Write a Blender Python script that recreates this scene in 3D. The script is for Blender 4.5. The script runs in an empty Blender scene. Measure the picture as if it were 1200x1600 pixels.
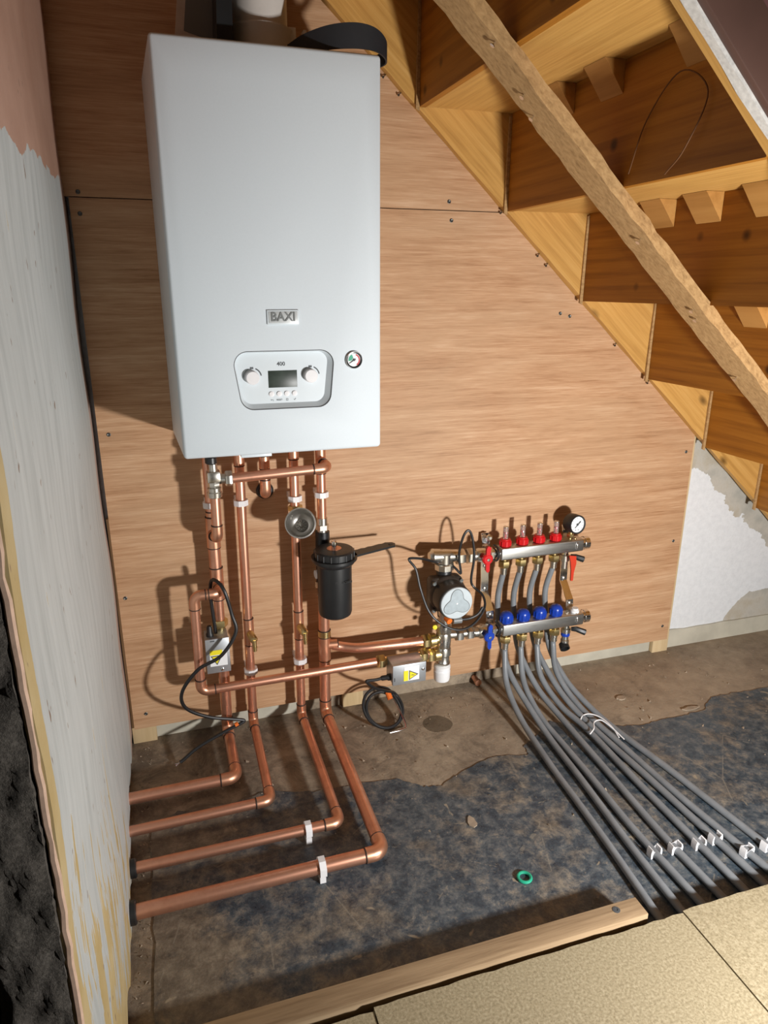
import bpy, bmesh, math, random
from mathutils import Vector, Matrix
random.seed(7)
sc = bpy.context.scene
C = sc.collection

# ------------------------------------------------------------ camera
cam_d = bpy.data.cameras.new('camera'); cam = bpy.data.objects.new('camera', cam_d); C.objects.link(cam)
yaw, pitch, roll = math.radians(17.709), math.radians(17.682), math.radians(0.121)
fw = Vector((math.sin(yaw)*math.cos(pitch), math.cos(yaw)*math.cos(pitch), -math.sin(pitch)))
rt = Vector((math.cos(yaw), -math.sin(yaw), 0)); up = rt.cross(fw)
r2 = rt*math.cos(roll)+up*math.sin(roll); u2 = -rt*math.sin(roll)+up*math.cos(roll)
m = Matrix((r2, u2, -fw)).transposed().to_4x4(); m.translation = Vector((0.1424, -1.6322, 1.1056))
cam.matrix_world = m
cam_d.sensor_fit = 'VERTICAL'; cam_d.sensor_height = 24.0; cam_d.lens = 24.0*1101.96/1600
cam_d.clip_start = 0.01
sc.camera = cam

# ------------------------------------------------------------ world, work lamp, exposure
w = bpy.data.worlds.new('world'); sc.world = w; w.use_nodes = True
bg = w.node_tree.nodes['Background']; bg.inputs['Color'].default_value = (1.0, 0.93, 0.85, 1); bg.inputs['Strength'].default_value = 0.012
ld = bpy.data.lights.new('work_lamp', 'AREA'); ld.shape = 'RECTANGLE'; ld.size = 0.10; ld.size_y = 0.08
ld.energy = 28.5; ld.color = (1.0, 0.985, 0.965)
lo = bpy.data.objects.new('work_lamp', ld); C.objects.link(lo)
lo.location = (1.10, -1.52, 0.46)
lo.rotation_euler = Vector((-0.05, 1.0, 0.16)).to_track_quat('-Z', 'Y').to_euler()
vs = sc.view_settings
sc.display_settings.display_device = 'sRGB'
vs.view_transform = 'Standard'; vs.look = 'None'; vs.exposure = 0.0; vs.gamma = 1.0; vs.use_curve_mapping = False

# ------------------------------------------------------------ material helpers
def newmat(name):
    mt = bpy.data.materials.new(name); mt.use_nodes = True
    nt = mt.node_tree; return mt, nt, nt.nodes['Principled BSDF']
def N(nt, t, **kw):
    n = nt.nodes.new(t)
    for k, v in kw.items():
        if k in n.inputs: n.inputs[k].default_value = v
        else: setattr(n, k, v)
    return n
def ramp(nt, fac, stops):
    n = nt.nodes.new('ShaderNodeValToRGB'); cr = n.color_ramp
    while len(cr.elements) < len(stops): cr.elements.new(0.5)
    for e, (p, c) in zip(cr.elements, stops):
        e.position = p; e.color = (c[0], c[1], c[2], 1) if len(c) == 3 else c
    nt.links.new(fac, n.inputs['Fac']); return n.outputs['Color']
def mix(nt, fac, a, b, mode='MIX'):
    n = nt.nodes.new('ShaderNodeMix'); n.data_type = 'RGBA'; n.blend_type = mode
    for s, v in ((n.inputs['Factor'], fac), (n.inputs[6], a), (n.inputs[7], b)):
        if hasattr(v, 'is_output') or isinstance(v, bpy.types.NodeSocket): nt.links.new(v, s)
        elif isinstance(v, (int, float)): s.default_value = v
        else: s.default_value = (v[0], v[1], v[2], 1)
    return n.outputs[2]
def mth(nt, op, a, b=0.0, clamp=False):
    n = nt.nodes.new('ShaderNodeMath'); n.operation = op; n.use_clamp = clamp
    for s, v in ((n.inputs[0], a), (n.inputs[1], b)):
        if isinstance(v, bpy.types.NodeSocket): nt.links.new(v, s)
        else: s.default_value = v
    return n.outputs[0]
def coords(nt, scale=(1, 1, 1), rot=(0, 0, 0), rnd=True):
    tc = nt.nodes.new('ShaderNodeTexCoord'); mp = nt.nodes.new('ShaderNodeMapping')
    mp.inputs['Scale'].default_value = scale; mp.inputs['Rotation'].default_value = rot
    nt.links.new(tc.outputs['Object'], mp.inputs['Vector'])
    if rnd:
        oi = nt.nodes.new('ShaderNodeObjectInfo'); vm = nt.nodes.new('ShaderNodeVectorMath'); vm.operation = 'SCALE'
        vm.inputs[0].default_value = (7.3, 5.1, 9.7); nt.links.new(oi.outputs['Random'], vm.inputs['Scale'])
        nt.links.new(vm.outputs['Vector'], mp.inputs['Location'])
    return mp.outputs['Vector']
def noise(nt, vec, scale, detail=4, rough=0.55, dist=0.0):
    n = nt.nodes.new('ShaderNodeTexNoise'); n.inputs['Scale'].default_value = scale; n.inputs['Detail'].default_value = detail
    n.inputs['Roughness'].default_value = rough; n.inputs['Distortion'].default_value = dist
    nt.links.new(vec, n.inputs['Vector']); return n.outputs['Fac']
def bump(nt, b, h, strength=0.3, dist=0.002):
    n = nt.nodes.new('ShaderNodeBump'); n.inputs['Strength'].default_value = strength; n.inputs['Distance'].default_value = dist
    nt.links.new(h, n.inputs['Height']); nt.links.new(n.outputs['Normal'], b.inputs['Normal'])
def plain(name, col, rough=0.5, metal=0.0, spec=0.5, var=0.08, vs=40.0, bmp=0.0, coat=0.0):
    mt, nt, b = newmat(name)
    v = coords(nt); f = noise(nt, v, vs, 3)
    lo_ = [c*(1-var) for c in col]; hi = [min(1, c*(1+var)) for c in col]
    nt.links.new(ramp(nt, f, [(0.3, lo_), (0.7, hi)]), b.inputs['Base Color'])
    b.inputs['Roughness'].default_value = rough; b.inputs['Metallic'].default_value = metal
    b.inputs['Specular IOR Level'].default_value = spec; b.inputs['Coat Weight'].default_value = coat
    if bmp: bump(nt, b, f, bmp, 0.001)
    return mt
def wood(name, dark, mid, light, grain=(1.5, 40, 40), rough=0.55, ring=0.5, bmp=0.15, knots=False, blotch=0.35):
    mt, nt, b = newmat(name)
    v = coords(nt, grain)
    v1 = coords(nt, tuple(0.3*g**0.8 for g in grain))
    fine = noise(nt, v, 1.6, 6, 0.65, 0.3)
    broad = noise(nt, v1, 1.5, 3, 0.5, 1.2)
    wv = nt.nodes.new('ShaderNodeTexWave'); wv.wave_type = 'RINGS'
    wv.inputs['Scale'].default_value = 1.1; wv.inputs['Distortion'].default_value = 4.0; wv.inputs['Detail'].default_value = 2
    nt.links.new(v1, wv.inputs['Vector'])
    f = mth(nt, 'ADD', mth(nt, 'MULTIPLY', fine, 1-ring*0.5), mth(nt, 'MULTIPLY', wv.outputs['Fac'], ring*0.4))
    c = ramp(nt, f, [(0.25, dark), (0.52, mid), (0.85, light)])
    c = mix(nt, mth(nt, 'MULTIPLY', broad, blotch), c, mid)
    if knots:
        vk = coords(nt, (5, 9, 9)); vo = nt.nodes.new('ShaderNodeTexVoronoi'); vo.inputs['Scale'].default_value = 1.0
        nt.links.new(vk, vo.inputs['Vector'])
        kf = ramp(nt, vo.outputs['Distance'], [(0.05, (1, 1, 1)), (0.13, (0, 0, 0))])
        c = mix(nt, kf, c, [d*0.35 for d in dark])
    nt.links.new(c, b.inputs['Base Color'])
    b.inputs['Roughness'].default_value = rough; b.inputs['Specular IOR Level'].default_value = 0.3
    bump(nt, b, f, bmp, 0.001)
    return mt

M = {}
mt, nt, b = newmat('plywood'); v = coords(nt, (2.6, 40, 85), (0, -0.03, 0)); v1 = coords(nt, (1.1, 8, 8), (0, -0.05, 0)); v2 = coords(nt, (14, 60, 400), (0, -0.02, 0)); v3 = coords(nt, (2, 5, 5))
g1 = noise(nt, v, 1.5, 7, 0.68, 0.6); g2 = noise(nt, v1, 1.7, 4, 0.55, 1.6); g3 = noise(nt, v2, 1.3, 3, 0.6); g4 = noise(nt, v3, 1.6, 3, 0.5, 0.8)
f = mth(nt, 'ADD', mth(nt, 'MULTIPLY', g1, 0.42), mth(nt, 'ADD', mth(nt, 'MULTIPLY', g2, 0.28), mth(nt, 'MULTIPLY', g3, 0.30)))
c = ramp(nt, f, [(0.34, (0.26, 0.125, 0.055)), (0.45, (0.43, 0.235, 0.12)), (0.54, (0.53, 0.315, 0.175)), (0.66, (0.67, 0.45, 0.29))])
c = mix(nt, mth(nt, 'MULTIPLY', ramp(nt, g4, [(0.4, (0, 0, 0)), (0.65, (1, 1, 1))]), 0.35), c, (0.50, 0.325, 0.19))
nt.links.new(c, b.inputs['Base Color']); b.inputs['Roughness'].default_value = 0.6; b.inputs['Specular IOR Level'].default_value = 0.3
bump(nt, b, g3, 0.12, 0.001); M['ply'] = mt
M['pine'] = wood('stair_pine', (0.38, 0.19, 0.045), (0.56, 0.31, 0.085), (0.68, 0.42, 0.15), grain=(2.5, 85, 85), rough=0.5, knots=True, ring=0.25)
M['pine_y'] = wood('stair_pine_long', (0.38, 0.19, 0.045), (0.56, 0.31, 0.085), (0.68, 0.42, 0.15), grain=(85, 2.5, 85), rough=0.5, ring=0.25)
M['riser'] = wood('riser_pine', (0.19, 0.065, 0.006), (0.34, 0.132, 0.014), (0.44, 0.19, 0.028), grain=(70, 2.2, 75), rough=0.5, ring=0.35, knots=True)
M['block'] = wood('block_pine', (0.30, 0.14, 0.03), (0.44, 0.22, 0.06), (0.54, 0.30, 0.09), grain=(30, 2, 30), rough=0.6)
M['lath'] = wood('rough_lath', (0.20, 0.11, 0.04), (0.42, 0.255, 0.11), (0.60, 0.40, 0.19), grain=(45, 90, 90), rough=0.85, ring=0.1, bmp=0.6)
M['batten'] = wood('pale_batten', (0.50, 0.36, 0.19), (0.66, 0.50, 0.29), (0.76, 0.62, 0.40), grain=(25, 25, 1.5), rough=0.7)
M['old_batten'] = wood('old_batten', (0.17, 0.105, 0.055), (0.34, 0.235, 0.135), (0.50, 0.375, 0.235), grain=(3, 60, 60), rough=0.85, bmp=0.4, knots=True, blotch=0.2)
M['white_paint'] = plain('boiler_white', (0.63, 0.69, 0.73), 0.55, var=0.01, vs=300, spec=0.25)
M['white_side'] = plain('boiler_side', (0.70, 0.72, 0.72), 0.45, var=0.02)
M['panel_white'] = plain('panel_white', (0.64, 0.70, 0.735), 0.4, var=0.01)
M['white_plastic'] = plain('white_plastic', (0.78, 0.77, 0.78), 0.4, var=0.03)
M['flue_white'] = plain('flue_white', (0.66, 0.62, 0.57), 0.45, var=0.04)
M['badge_grey'] = plain('badge_grey', (0.17, 0.18, 0.18), 0.4, var=0.03)
M['print_grey'] = plain('print_grey', (0.06, 0.065, 0.07), 0.6, var=0.03)
M['gasket'] = plain('gasket_dark', (0.07, 0.07, 0.072), 0.5)
M['bezel'] = plain('bezel_grey', (0.50, 0.52, 0.52), 0.35, var=0.02)
M['lcd'] = plain('lcd_green_black', (0.035, 0.048, 0.038), 0.4, var=0.25, vs=50)
M['black'] = plain('black_plastic', (0.014, 0.015, 0.016), 0.38, var=0.1)
M['rubber'] = plain('black_rubber', (0.012, 0.012, 0.013), 0.45, var=0.1)
M['strap'] = plain('black_strap', (0.014, 0.015, 0.018), 0.6, var=0.15)
M['red'] = plain('red_plastic', (0.55, 0.008, 0.012), 0.3, var=0.05)
M['lever_red'] = plain('lever_red', (0.52, 0.035, 0.01), 0.4, var=0.05)
M['orange'] = plain('orange_tag', (0.80, 0.17, 0.02), 0.5, var=0.05)
M['blue'] = plain('blue_plastic', (0.008, 0.045, 0.36), 0.3, var=0.05)
M['green'] = plain('green_rubber', (0.02, 0.33, 0.20), 0.4)
M['yellow'] = plain('yellow_print', (0.85, 0.72, 0.02), 0.5, var=0.02)
M['label_white'] = plain('label_white', (0.80, 0.81, 0.82), 0.5, var=0.02)
M['grey_pipe'] = plain('grey_plastic_pipe', (0.19, 0.205, 0.22), 0.38, var=0.12, vs=25)
M['pink_wire'] = plain('pink_wire', (0.6, 0.2, 0.17), 0.5)
M['dial'] = plain('dial_white', (0.80, 0.82, 0.83), 0.4, var=0.02)
M['pump_face'] = plain('pump_face_grey', (0.50, 0.56, 0.59), 0.35, var=0.05)
M['pump_lobe'] = plain('pump_lobe_grey', (0.36, 0.42, 0.45), 0.4, var=0.10, vs=80)
M['cardboard'] = plain('packing_sheet', (0.60, 0.52, 0.46), 0.5, var=0.1)
M['cast'] = plain('cast_dark', (0.06, 0.052, 0.046), 0.45, metal=0.3, var=0.2)
M['hair'] = plain('dark_fibre', (0.12, 0.045, 0.01), 0.8)
M['brown_paint'] = plain('brown_paint', (0.115, 0.058, 0.043), 0.5, var=0.12, vs=8)
M['purple_paint'] = plain('purple_brown_paint', (0.125, 0.055, 0.052), 0.5, var=0.2, vs=9)
M['void'] = plain('unlit_void_black', (0.012, 0.010, 0.009), 0.95, spec=0.05, var=0.3, vs=20)  # near-black colour in place of the darkness beyond the broken wall end

def metal(name, col, rough, rv=0.12, dirt=0.15, dcol=(0.1, 0.07, 0.05), stretch=(1, 1, 1), mtl=1.0):
    mt, nt, b = newmat(name)
    v = coords(nt, stretch); f = noise(nt, v, 22, 5, 0.6); g = noise(nt, v, 90, 4, 0.6)
    c = mix(nt, mth(nt, 'MULTIPLY', ramp(nt, f, [(0.45, (0, 0, 0)), (0.75, (1, 1, 1))]), dirt), col, dcol)
    c = mix(nt, mth(nt, 'MULTIPLY', g, 0.15), c, [x*0.75 for x in col])
    nt.links.new(c, b.inputs['Base Color'])
    nt.links.new(mth(nt, 'ADD', mth(nt, 'MULTIPLY', f, rv*2), rough-rv), b.inputs['Roughness'])
    b.inputs['Metallic'].default_value = mtl
    return mt
M['copper'] = metal('copper', (0.78, 0.40, 0.27), 0.36, dirt=0.45, dcol=(0.36, 0.13, 0.065), mtl=0.88)
M['copper_fit'] = metal('copper_fitting', (0.74, 0.38, 0.24), 0.38, dirt=0.45, dcol=(0.34, 0.14, 0.07), mtl=0.88)
M['solder'] = plain('dark_solder', (0.055, 0.035, 0.028), 0.5, metal=0.4)
M['brass'] = metal('brass', (0.70, 0.55, 0.26), 0.3, dirt=0.25, dcol=(0.25, 0.15, 0.05))
M['nickel'] = metal('nickel', (0.68, 0.66, 0.60), 0.28, dirt=0.2)
M['chrome'] = metal('chrome', (0.80, 0.80, 0.80), 0.15, dirt=0.05)
M['steel'] = metal('brushed_steel', (0.56, 0.56, 0.54), 0.36, dirt=0.15, stretch=(0.6, 8, 8))
M['galv'] = metal('galvanised_steel', (0.50, 0.53, 0.56), 0.42, dirt=0.2, mtl=0.75)
M['screw'] = metal('screw_zinc', (0.13, 0.135, 0.13), 0.5)
M['cup'] = metal('grey_cup_metal', (0.60, 0.58, 0.55), 0.38, dirt=0.2)
mt, nt, b = newmat('clear_tube'); b.inputs['Base Color'].default_value = (0.95, 0.86, 0.84, 1); b.inputs['Roughness'].default_value = 0.08
b.inputs['Transmission Weight'].default_value = 0.85; b.inputs['IOR'].default_value = 1.35; M['tube'] = mt
f = noise(nt, coords(nt), 60); nt.links.new(mth(nt, 'MULTIPLY', f, 0.2), b.inputs['Roughness'])

# left wall: painted plaster, bare pink plaster above and in the corner, yellow streaks where paint is gone
mt, nt, b = newmat('old_painted_plaster'); v0 = coords(nt, rnd=False)
sx = nt.nodes.new('ShaderNodeSeparateXYZ'); nt.links.new(v0, sx.inputs[0]); X, Y, Z = sx.outputs
vst = coords(nt, (1, 14, 1.6), rnd=False)
n1 = noise(nt, vst, 3.0, 6, 0.6); n2 = noise(nt, v0, 9.0, 5, 0.6); n3 = noise(nt, v0, 60, 4, 0.6)
paint = ramp(nt, n1, [(0.25, (0.36, 0.385, 0.38)), (0.5, (0.46, 0.485, 0.48)), (0.8, (0.54, 0.565, 0.56))])
pink = ramp(nt, n2, [(0.3, (0.40, 0.23, 0.165)), (0.7, (0.47, 0.285, 0.21))])
yel = ramp(nt, n2, [(0.3, (0.40, 0.29, 0.115)), (0.7, (0.52, 0.42, 0.23))])
zl = mth(nt, 'ADD', mth(nt, 'MULTIPLY', mth(nt, 'SUBTRACT', n2, 0.5), 0.07), mth(nt, 'MULTIPLY', Y, 0.06))
pm = mth(nt, 'GREATER_THAN', mth(nt, 'SUBTRACT', Z, zl), 1.305)
cm = mth(nt, 'GREATER_THAN', mth(nt, 'ADD', Y, mth(nt, 'MULTIPLY', n1, 0.06)), -0.012)
c = mix(nt, mth(nt, 'MAXIMUM', pm, mth(nt, 'MULTIPLY', cm, 0.7)), paint, pink)
low = mth(nt, 'MULTIPLY', mth(nt, 'SUBTRACT', 0.62, Z), 0.8, True)
ys = mth(nt, 'GREATER_THAN', mth(nt, 'ADD', n1, mth(nt, 'MULTIPLY', low, mth(nt, 'MULTIPLY', mth(nt, 'SUBTRACT', -0.25, Y), 1.3, True))), 0.70)
edge = mth(nt, 'GREATER_THAN', mth(nt, 'SUBTRACT', mth(nt, 'MULTIPLY', n2, 0.03), Y), 1.032)
edge = mth(nt, 'MULTIPLY', edge, mth(nt, 'LESS_THAN', Z, 1.05))
c = mix(nt, mth(nt, 'MAXIMUM', ys, edge), c, yel)
pits = ramp(nt, noise(nt, coords(nt, (1, 2.0, 1), rnd=False), 34, 2, 0.4), [(0.73, (0, 0, 0)), (0.76, (1, 1, 1))])
c = mix(nt, pits, c, (0.20, 0.13, 0.09))
nt.links.new(c, b.inputs['Base Color']); b.inputs['Roughness'].default_value = 0.6
bump(nt, b, mth(nt, 'ADD', mth(nt, 'MULTIPLY', n1, 1.0), mth(nt, 'MULTIPLY', n3, 0.3)), 0.35, 0.003)
M['wall_left'] = mt

# back wall: white paint, peeled to grey-tan plaster
mt, nt, b = newmat('white_wall'); v0 = coords(nt, rnd=False)
sx = nt.nodes.new('ShaderNodeSeparateXYZ'); nt.links.new(v0, sx.inputs[0]); X, Y, Z = sx.outputs
n2 = noise(nt, v0, 11, 5, 0.6); n3 = noise(nt, v0, 55, 5, 0.7)
lin = mth(nt, 'ADD', Z, mth(nt, 'MULTIPLY', X, 0.89))
pe = mth(nt, 'GREATER_THAN', mth(nt, 'ADD', lin, mth(nt, 'MULTIPLY', mth(nt, 'SUBTRACT', n2, 0.5), 0.16)), 2.065)
rx = mth(nt, 'ADD', mth(nt, 'MULTIPLY', mth(nt, 'SUBTRACT', X, 1.86), 1.0), mth(nt, 'MULTIPLY', mth(nt, 'SUBTRACT', 0.13, Z), 0.9))
pl = mth(nt, 'MULTIPLY', mth(nt, 'GREATER_THAN', mth(nt, 'ADD', rx, mth(nt, 'MULTIPLY', mth(nt, 'SUBTRACT', n2, 0.5), 0.10)), 0.045), mth(nt, 'LESS_THAN', mth(nt, 'ADD', Z, mth(nt, 'MULTIPLY', n2, 0.04)), 0.17))
wp = ramp(nt, n3, [(0.25, (0.66, 0.68, 0.70)), (0.6, (0.76, 0.78, 0.80))])
pla = ramp(nt, n2, [(0.3, (0.36, 0.35, 0.31)), (0.5, (0.50, 0.47, 0.41)), (0.7, (0.42, 0.36, 0.26))])
nt.links.new(mix(nt, mth(nt, 'MAXIMUM', pe, pl), wp, pla), b.inputs['Base Color']); b.inputs['Roughness'].default_value = 0.75
bump(nt, b, mth(nt, 'ADD', n3, mth(nt, 'MULTIPLY', pe, -1.0)), 0.5, 0.002)
M['wall_back'] = mt
M['skirt'] = plain('old_cream_skirting', (0.52, 0.49, 0.40), 0.6, var=0.12, vs=14, bmp=0.2)

# floor: worn black bitumen with dust
mt, nt, b = newmat('bitumen_floor'); v0 = coords(nt, rnd=False)
a1 = noise(nt, v0, 3.2, 6, 0.62, 0.3); a2 = noise(nt, v0, 13, 7, 0.7, 0.4); a3 = noise(nt, v0, 75, 6, 0.75)
sx = nt.nodes.new('ShaderNodeSeparateXYZ'); nt.links.new(v0, sx.inputs[0]); X, Y, Z = sx.outputs
a4 = noise(nt, v0, 28, 8, 0.78, 0.2)
bit = ramp(nt, a4, [(0.32, (0.014, 0.021, 0.031)), (0.46, (0.042, 0.060, 0.078)), (0.57, (0.11, 0.122, 0.13)), (0.70, (0.26, 0.235, 0.195))])
dust = ramp(nt, a4, [(0.3, (0.09, 0.066, 0.043)), (0.5, (0.19, 0.145, 0.097)), (0.72, (0.34, 0.275, 0.195))])
dm = mth(nt, 'ADD', mth(nt, 'MULTIPLY', a1, 0.55), mth(nt, 'ADD', mth(nt, 'MULTIPLY', a2, 0.22), mth(nt, 'MULTIPLY', a4, 0.25)))
leftd = mth(nt, 'MULTIPLY', mth(nt, 'SUBTRACT', 0.50, X), 0.26, True)
dm = mth(nt, 'ADD', dm, leftd)
dmask = ramp(nt, dm, [(0.52, (0, 0, 0)), (0.62, (1, 1, 1))])
c = mix(nt, mth(nt, 'MULTIPLY', dmask, 0.8), bit, dust)
vo = nt.nodes.new('ShaderNodeTexVoronoi'); vo.feature = 'DISTANCE_TO_EDGE'; vo.inputs['Scale'].default_value = 5.0; vo.inputs['Randomness'].default_value = 1.0
nt.links.new(coords(nt, (1.0, 0.8, 1), (0, 0, 0.5), rnd=False), vo.inputs['Vector'])
scr = mth(nt, 'MULTIPLY', mth(nt, 'LESS_THAN', vo.outputs['Distance'], 0.006), mth(nt, 'GREATER_THAN', a2, 0.52))
c = mix(nt, mth(nt, 'MULTIPLY', scr, 0.4), c, (0.27, 0.24, 0.19))
spl = ramp(nt, noise(nt, v0, 17, 3, 0.5, 0.6), [(0.69, (0, 0, 0)), (0.72, (1, 1, 1))])
c = mix(nt, mth(nt, 'MULTIPLY', spl, 0.75), c, (0.34, 0.28, 0.20))
sp = ramp(nt, a3, [(0.58, (0, 0, 0)), (0.68, (1, 1, 1))])
c = mix(nt, mth(nt, 'MULTIPLY', sp, 0.5), c, (0.30, 0.25, 0.19))
nt.links.new(c, b.inputs['Base Color'])
nt.links.new(mth(nt, 'ADD', mth(nt, 'MULTIPLY', dmask, 0.3), mth(nt, 'MULTIPLY', a4, 0.75)), b.inputs['Roughness'])
bump(nt, b, mth(nt, 'ADD', a2, mth(nt, 'MULTIPLY', a3, 0.5)), 0.5, 0.005)
M['floor'] = mt
# dusty old screed along the wall
mt, nt, b = newmat('dusty_screed'); v0 = coords(nt, rnd=False)
a1 = noise(nt, v0, 4.0, 6, 0.6, 0.4); a2 = noise(nt, v0, 20, 7, 0.7); a3 = noise(nt, v0, 110, 5, 0.7)
c = ramp(nt, a1, [(0.3, (0.20, 0.15, 0.105)), (0.5, (0.36, 0.285, 0.20)), (0.72, (0.50, 0.41, 0.295))])
c = mix(nt, 0.5, c, ramp(nt, a2, [(0.3, (0.12, 0.085, 0.058)), (0.6, (0.34, 0.27, 0.195)), (0.8, (0.50, 0.42, 0.32))]))
sx = nt.nodes.new('ShaderNodeSeparateXYZ'); nt.links.new(v0, sx.inputs[0])
a5 = noise(nt, v0, 9, 8, 0.78, 0.5)
dirt = ramp(nt, mth(nt, 'ADD', a5, mth(nt, 'MULTIPLY', mth(nt, 'SUBTRACT', 0.75, sx.outputs[0]), 0.12)), [(0.48, (0, 0, 0)), (0.66, (1, 1, 1))])
c = mix(nt, mth(nt, 'MULTIPLY', dirt, 0.72), c, (0.075, 0.055, 0.040))
flk = ramp(nt, noise(nt, v0, 150, 3, 0.6), [(0.68, (0, 0, 0)), (0.74, (1, 1, 1))])
c = mix(nt, mth(nt, 'MULTIPLY', flk, 0.6), c, (0.52, 0.46, 0.38))
vd = nt.nodes.new('ShaderNodeVectorMath'); vd.operation = 'DISTANCE'; nt.links.new(v0, vd.inputs[0]); vd.inputs[1].default_value = (0.77, -0.135, 0.003)
wet = mth(nt, 'LESS_THAN', mth(nt, 'ADD', vd.outputs['Value'], mth(nt, 'MULTIPLY', a1, 0.06)), 0.075)
c = mix(nt, mth(nt, 'MULTIPLY', wet, 0.65), c, (0.05, 0.034, 0.015))
nt.links.new(c, b.inputs['Base Color']); b.inputs['Roughness'].default_value = 0.85
bump(nt, b, mth(nt, 'ADD', a2, mth(nt, 'MULTIPLY', a3, 0.4)), 0.5, 0.004)
M['screed'] = mt
# chipboard
mt, nt, b = newmat('chipboard'); v0 = coords(nt)
a1 = noise(nt, v0, 230, 3, 0.6); a2 = noise(nt, v0, 6, 4, 0.6); a3 = noise(nt, v0, 420, 2, 0.5)
c = ramp(nt, a1, [(0.3, (0.20, 0.16, 0.09)), (0.5, (0.31, 0.255, 0.155)), (0.7, (0.42, 0.355, 0.235))])
c = mix(nt, ramp(nt, a3, [(0.66, (0, 0, 0)), (0.7, (1, 1, 1))]), c, (0.18, 0.12, 0.055))
c = mix(nt, mth(nt, 'MULTIPLY', a2, 0.35), c, (0.27, 0.22, 0.135))
nt.links.new(c, b.inputs['Base Color']); b.inputs['Roughness'].default_value = 0.8; bump(nt, b, a1, 0.25, 0.001)
M['chip'] = mt
# rubble wall core
mt, nt, b = newmat('rubble_core'); v0 = coords(nt, rnd=False); a1 = noise(nt, v0, 60, 7, 0.75); a2 = noise(nt, v0, 240, 5, 0.7)
c = ramp(nt, mth(nt, 'ADD', mth(nt, 'MULTIPLY', a1, 0.6), mth(nt, 'MULTIPLY', a2, 0.4)), [(0.3, (0.03, 0.026, 0.021)), (0.5, (0.085, 0.074, 0.062)), (0.75, (0.18, 0.16, 0.138))])
nt.links.new(c, b.inputs['Base Color']); b.inputs['Roughness'].default_value = 0.95
bump(nt, b, mth(nt, 'ADD', a1, a2), 0.6, 0.003)
M['rubble'] = mt
M['plaster_edge'] = plain('plaster_edge', (0.68, 0.66, 0.62), 0.8, var=0.15, vs=150, bmp=0.4)
M['pink_edge'] = plain('pink_plaster_edge', (0.55, 0.38, 0.28), 0.8, var=0.15, vs=60, bmp=0.5)
M['crumb'] = plain('plaster_crumb', (0.33, 0.26, 0.19), 0.9, var=0.4, vs=30)

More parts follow.
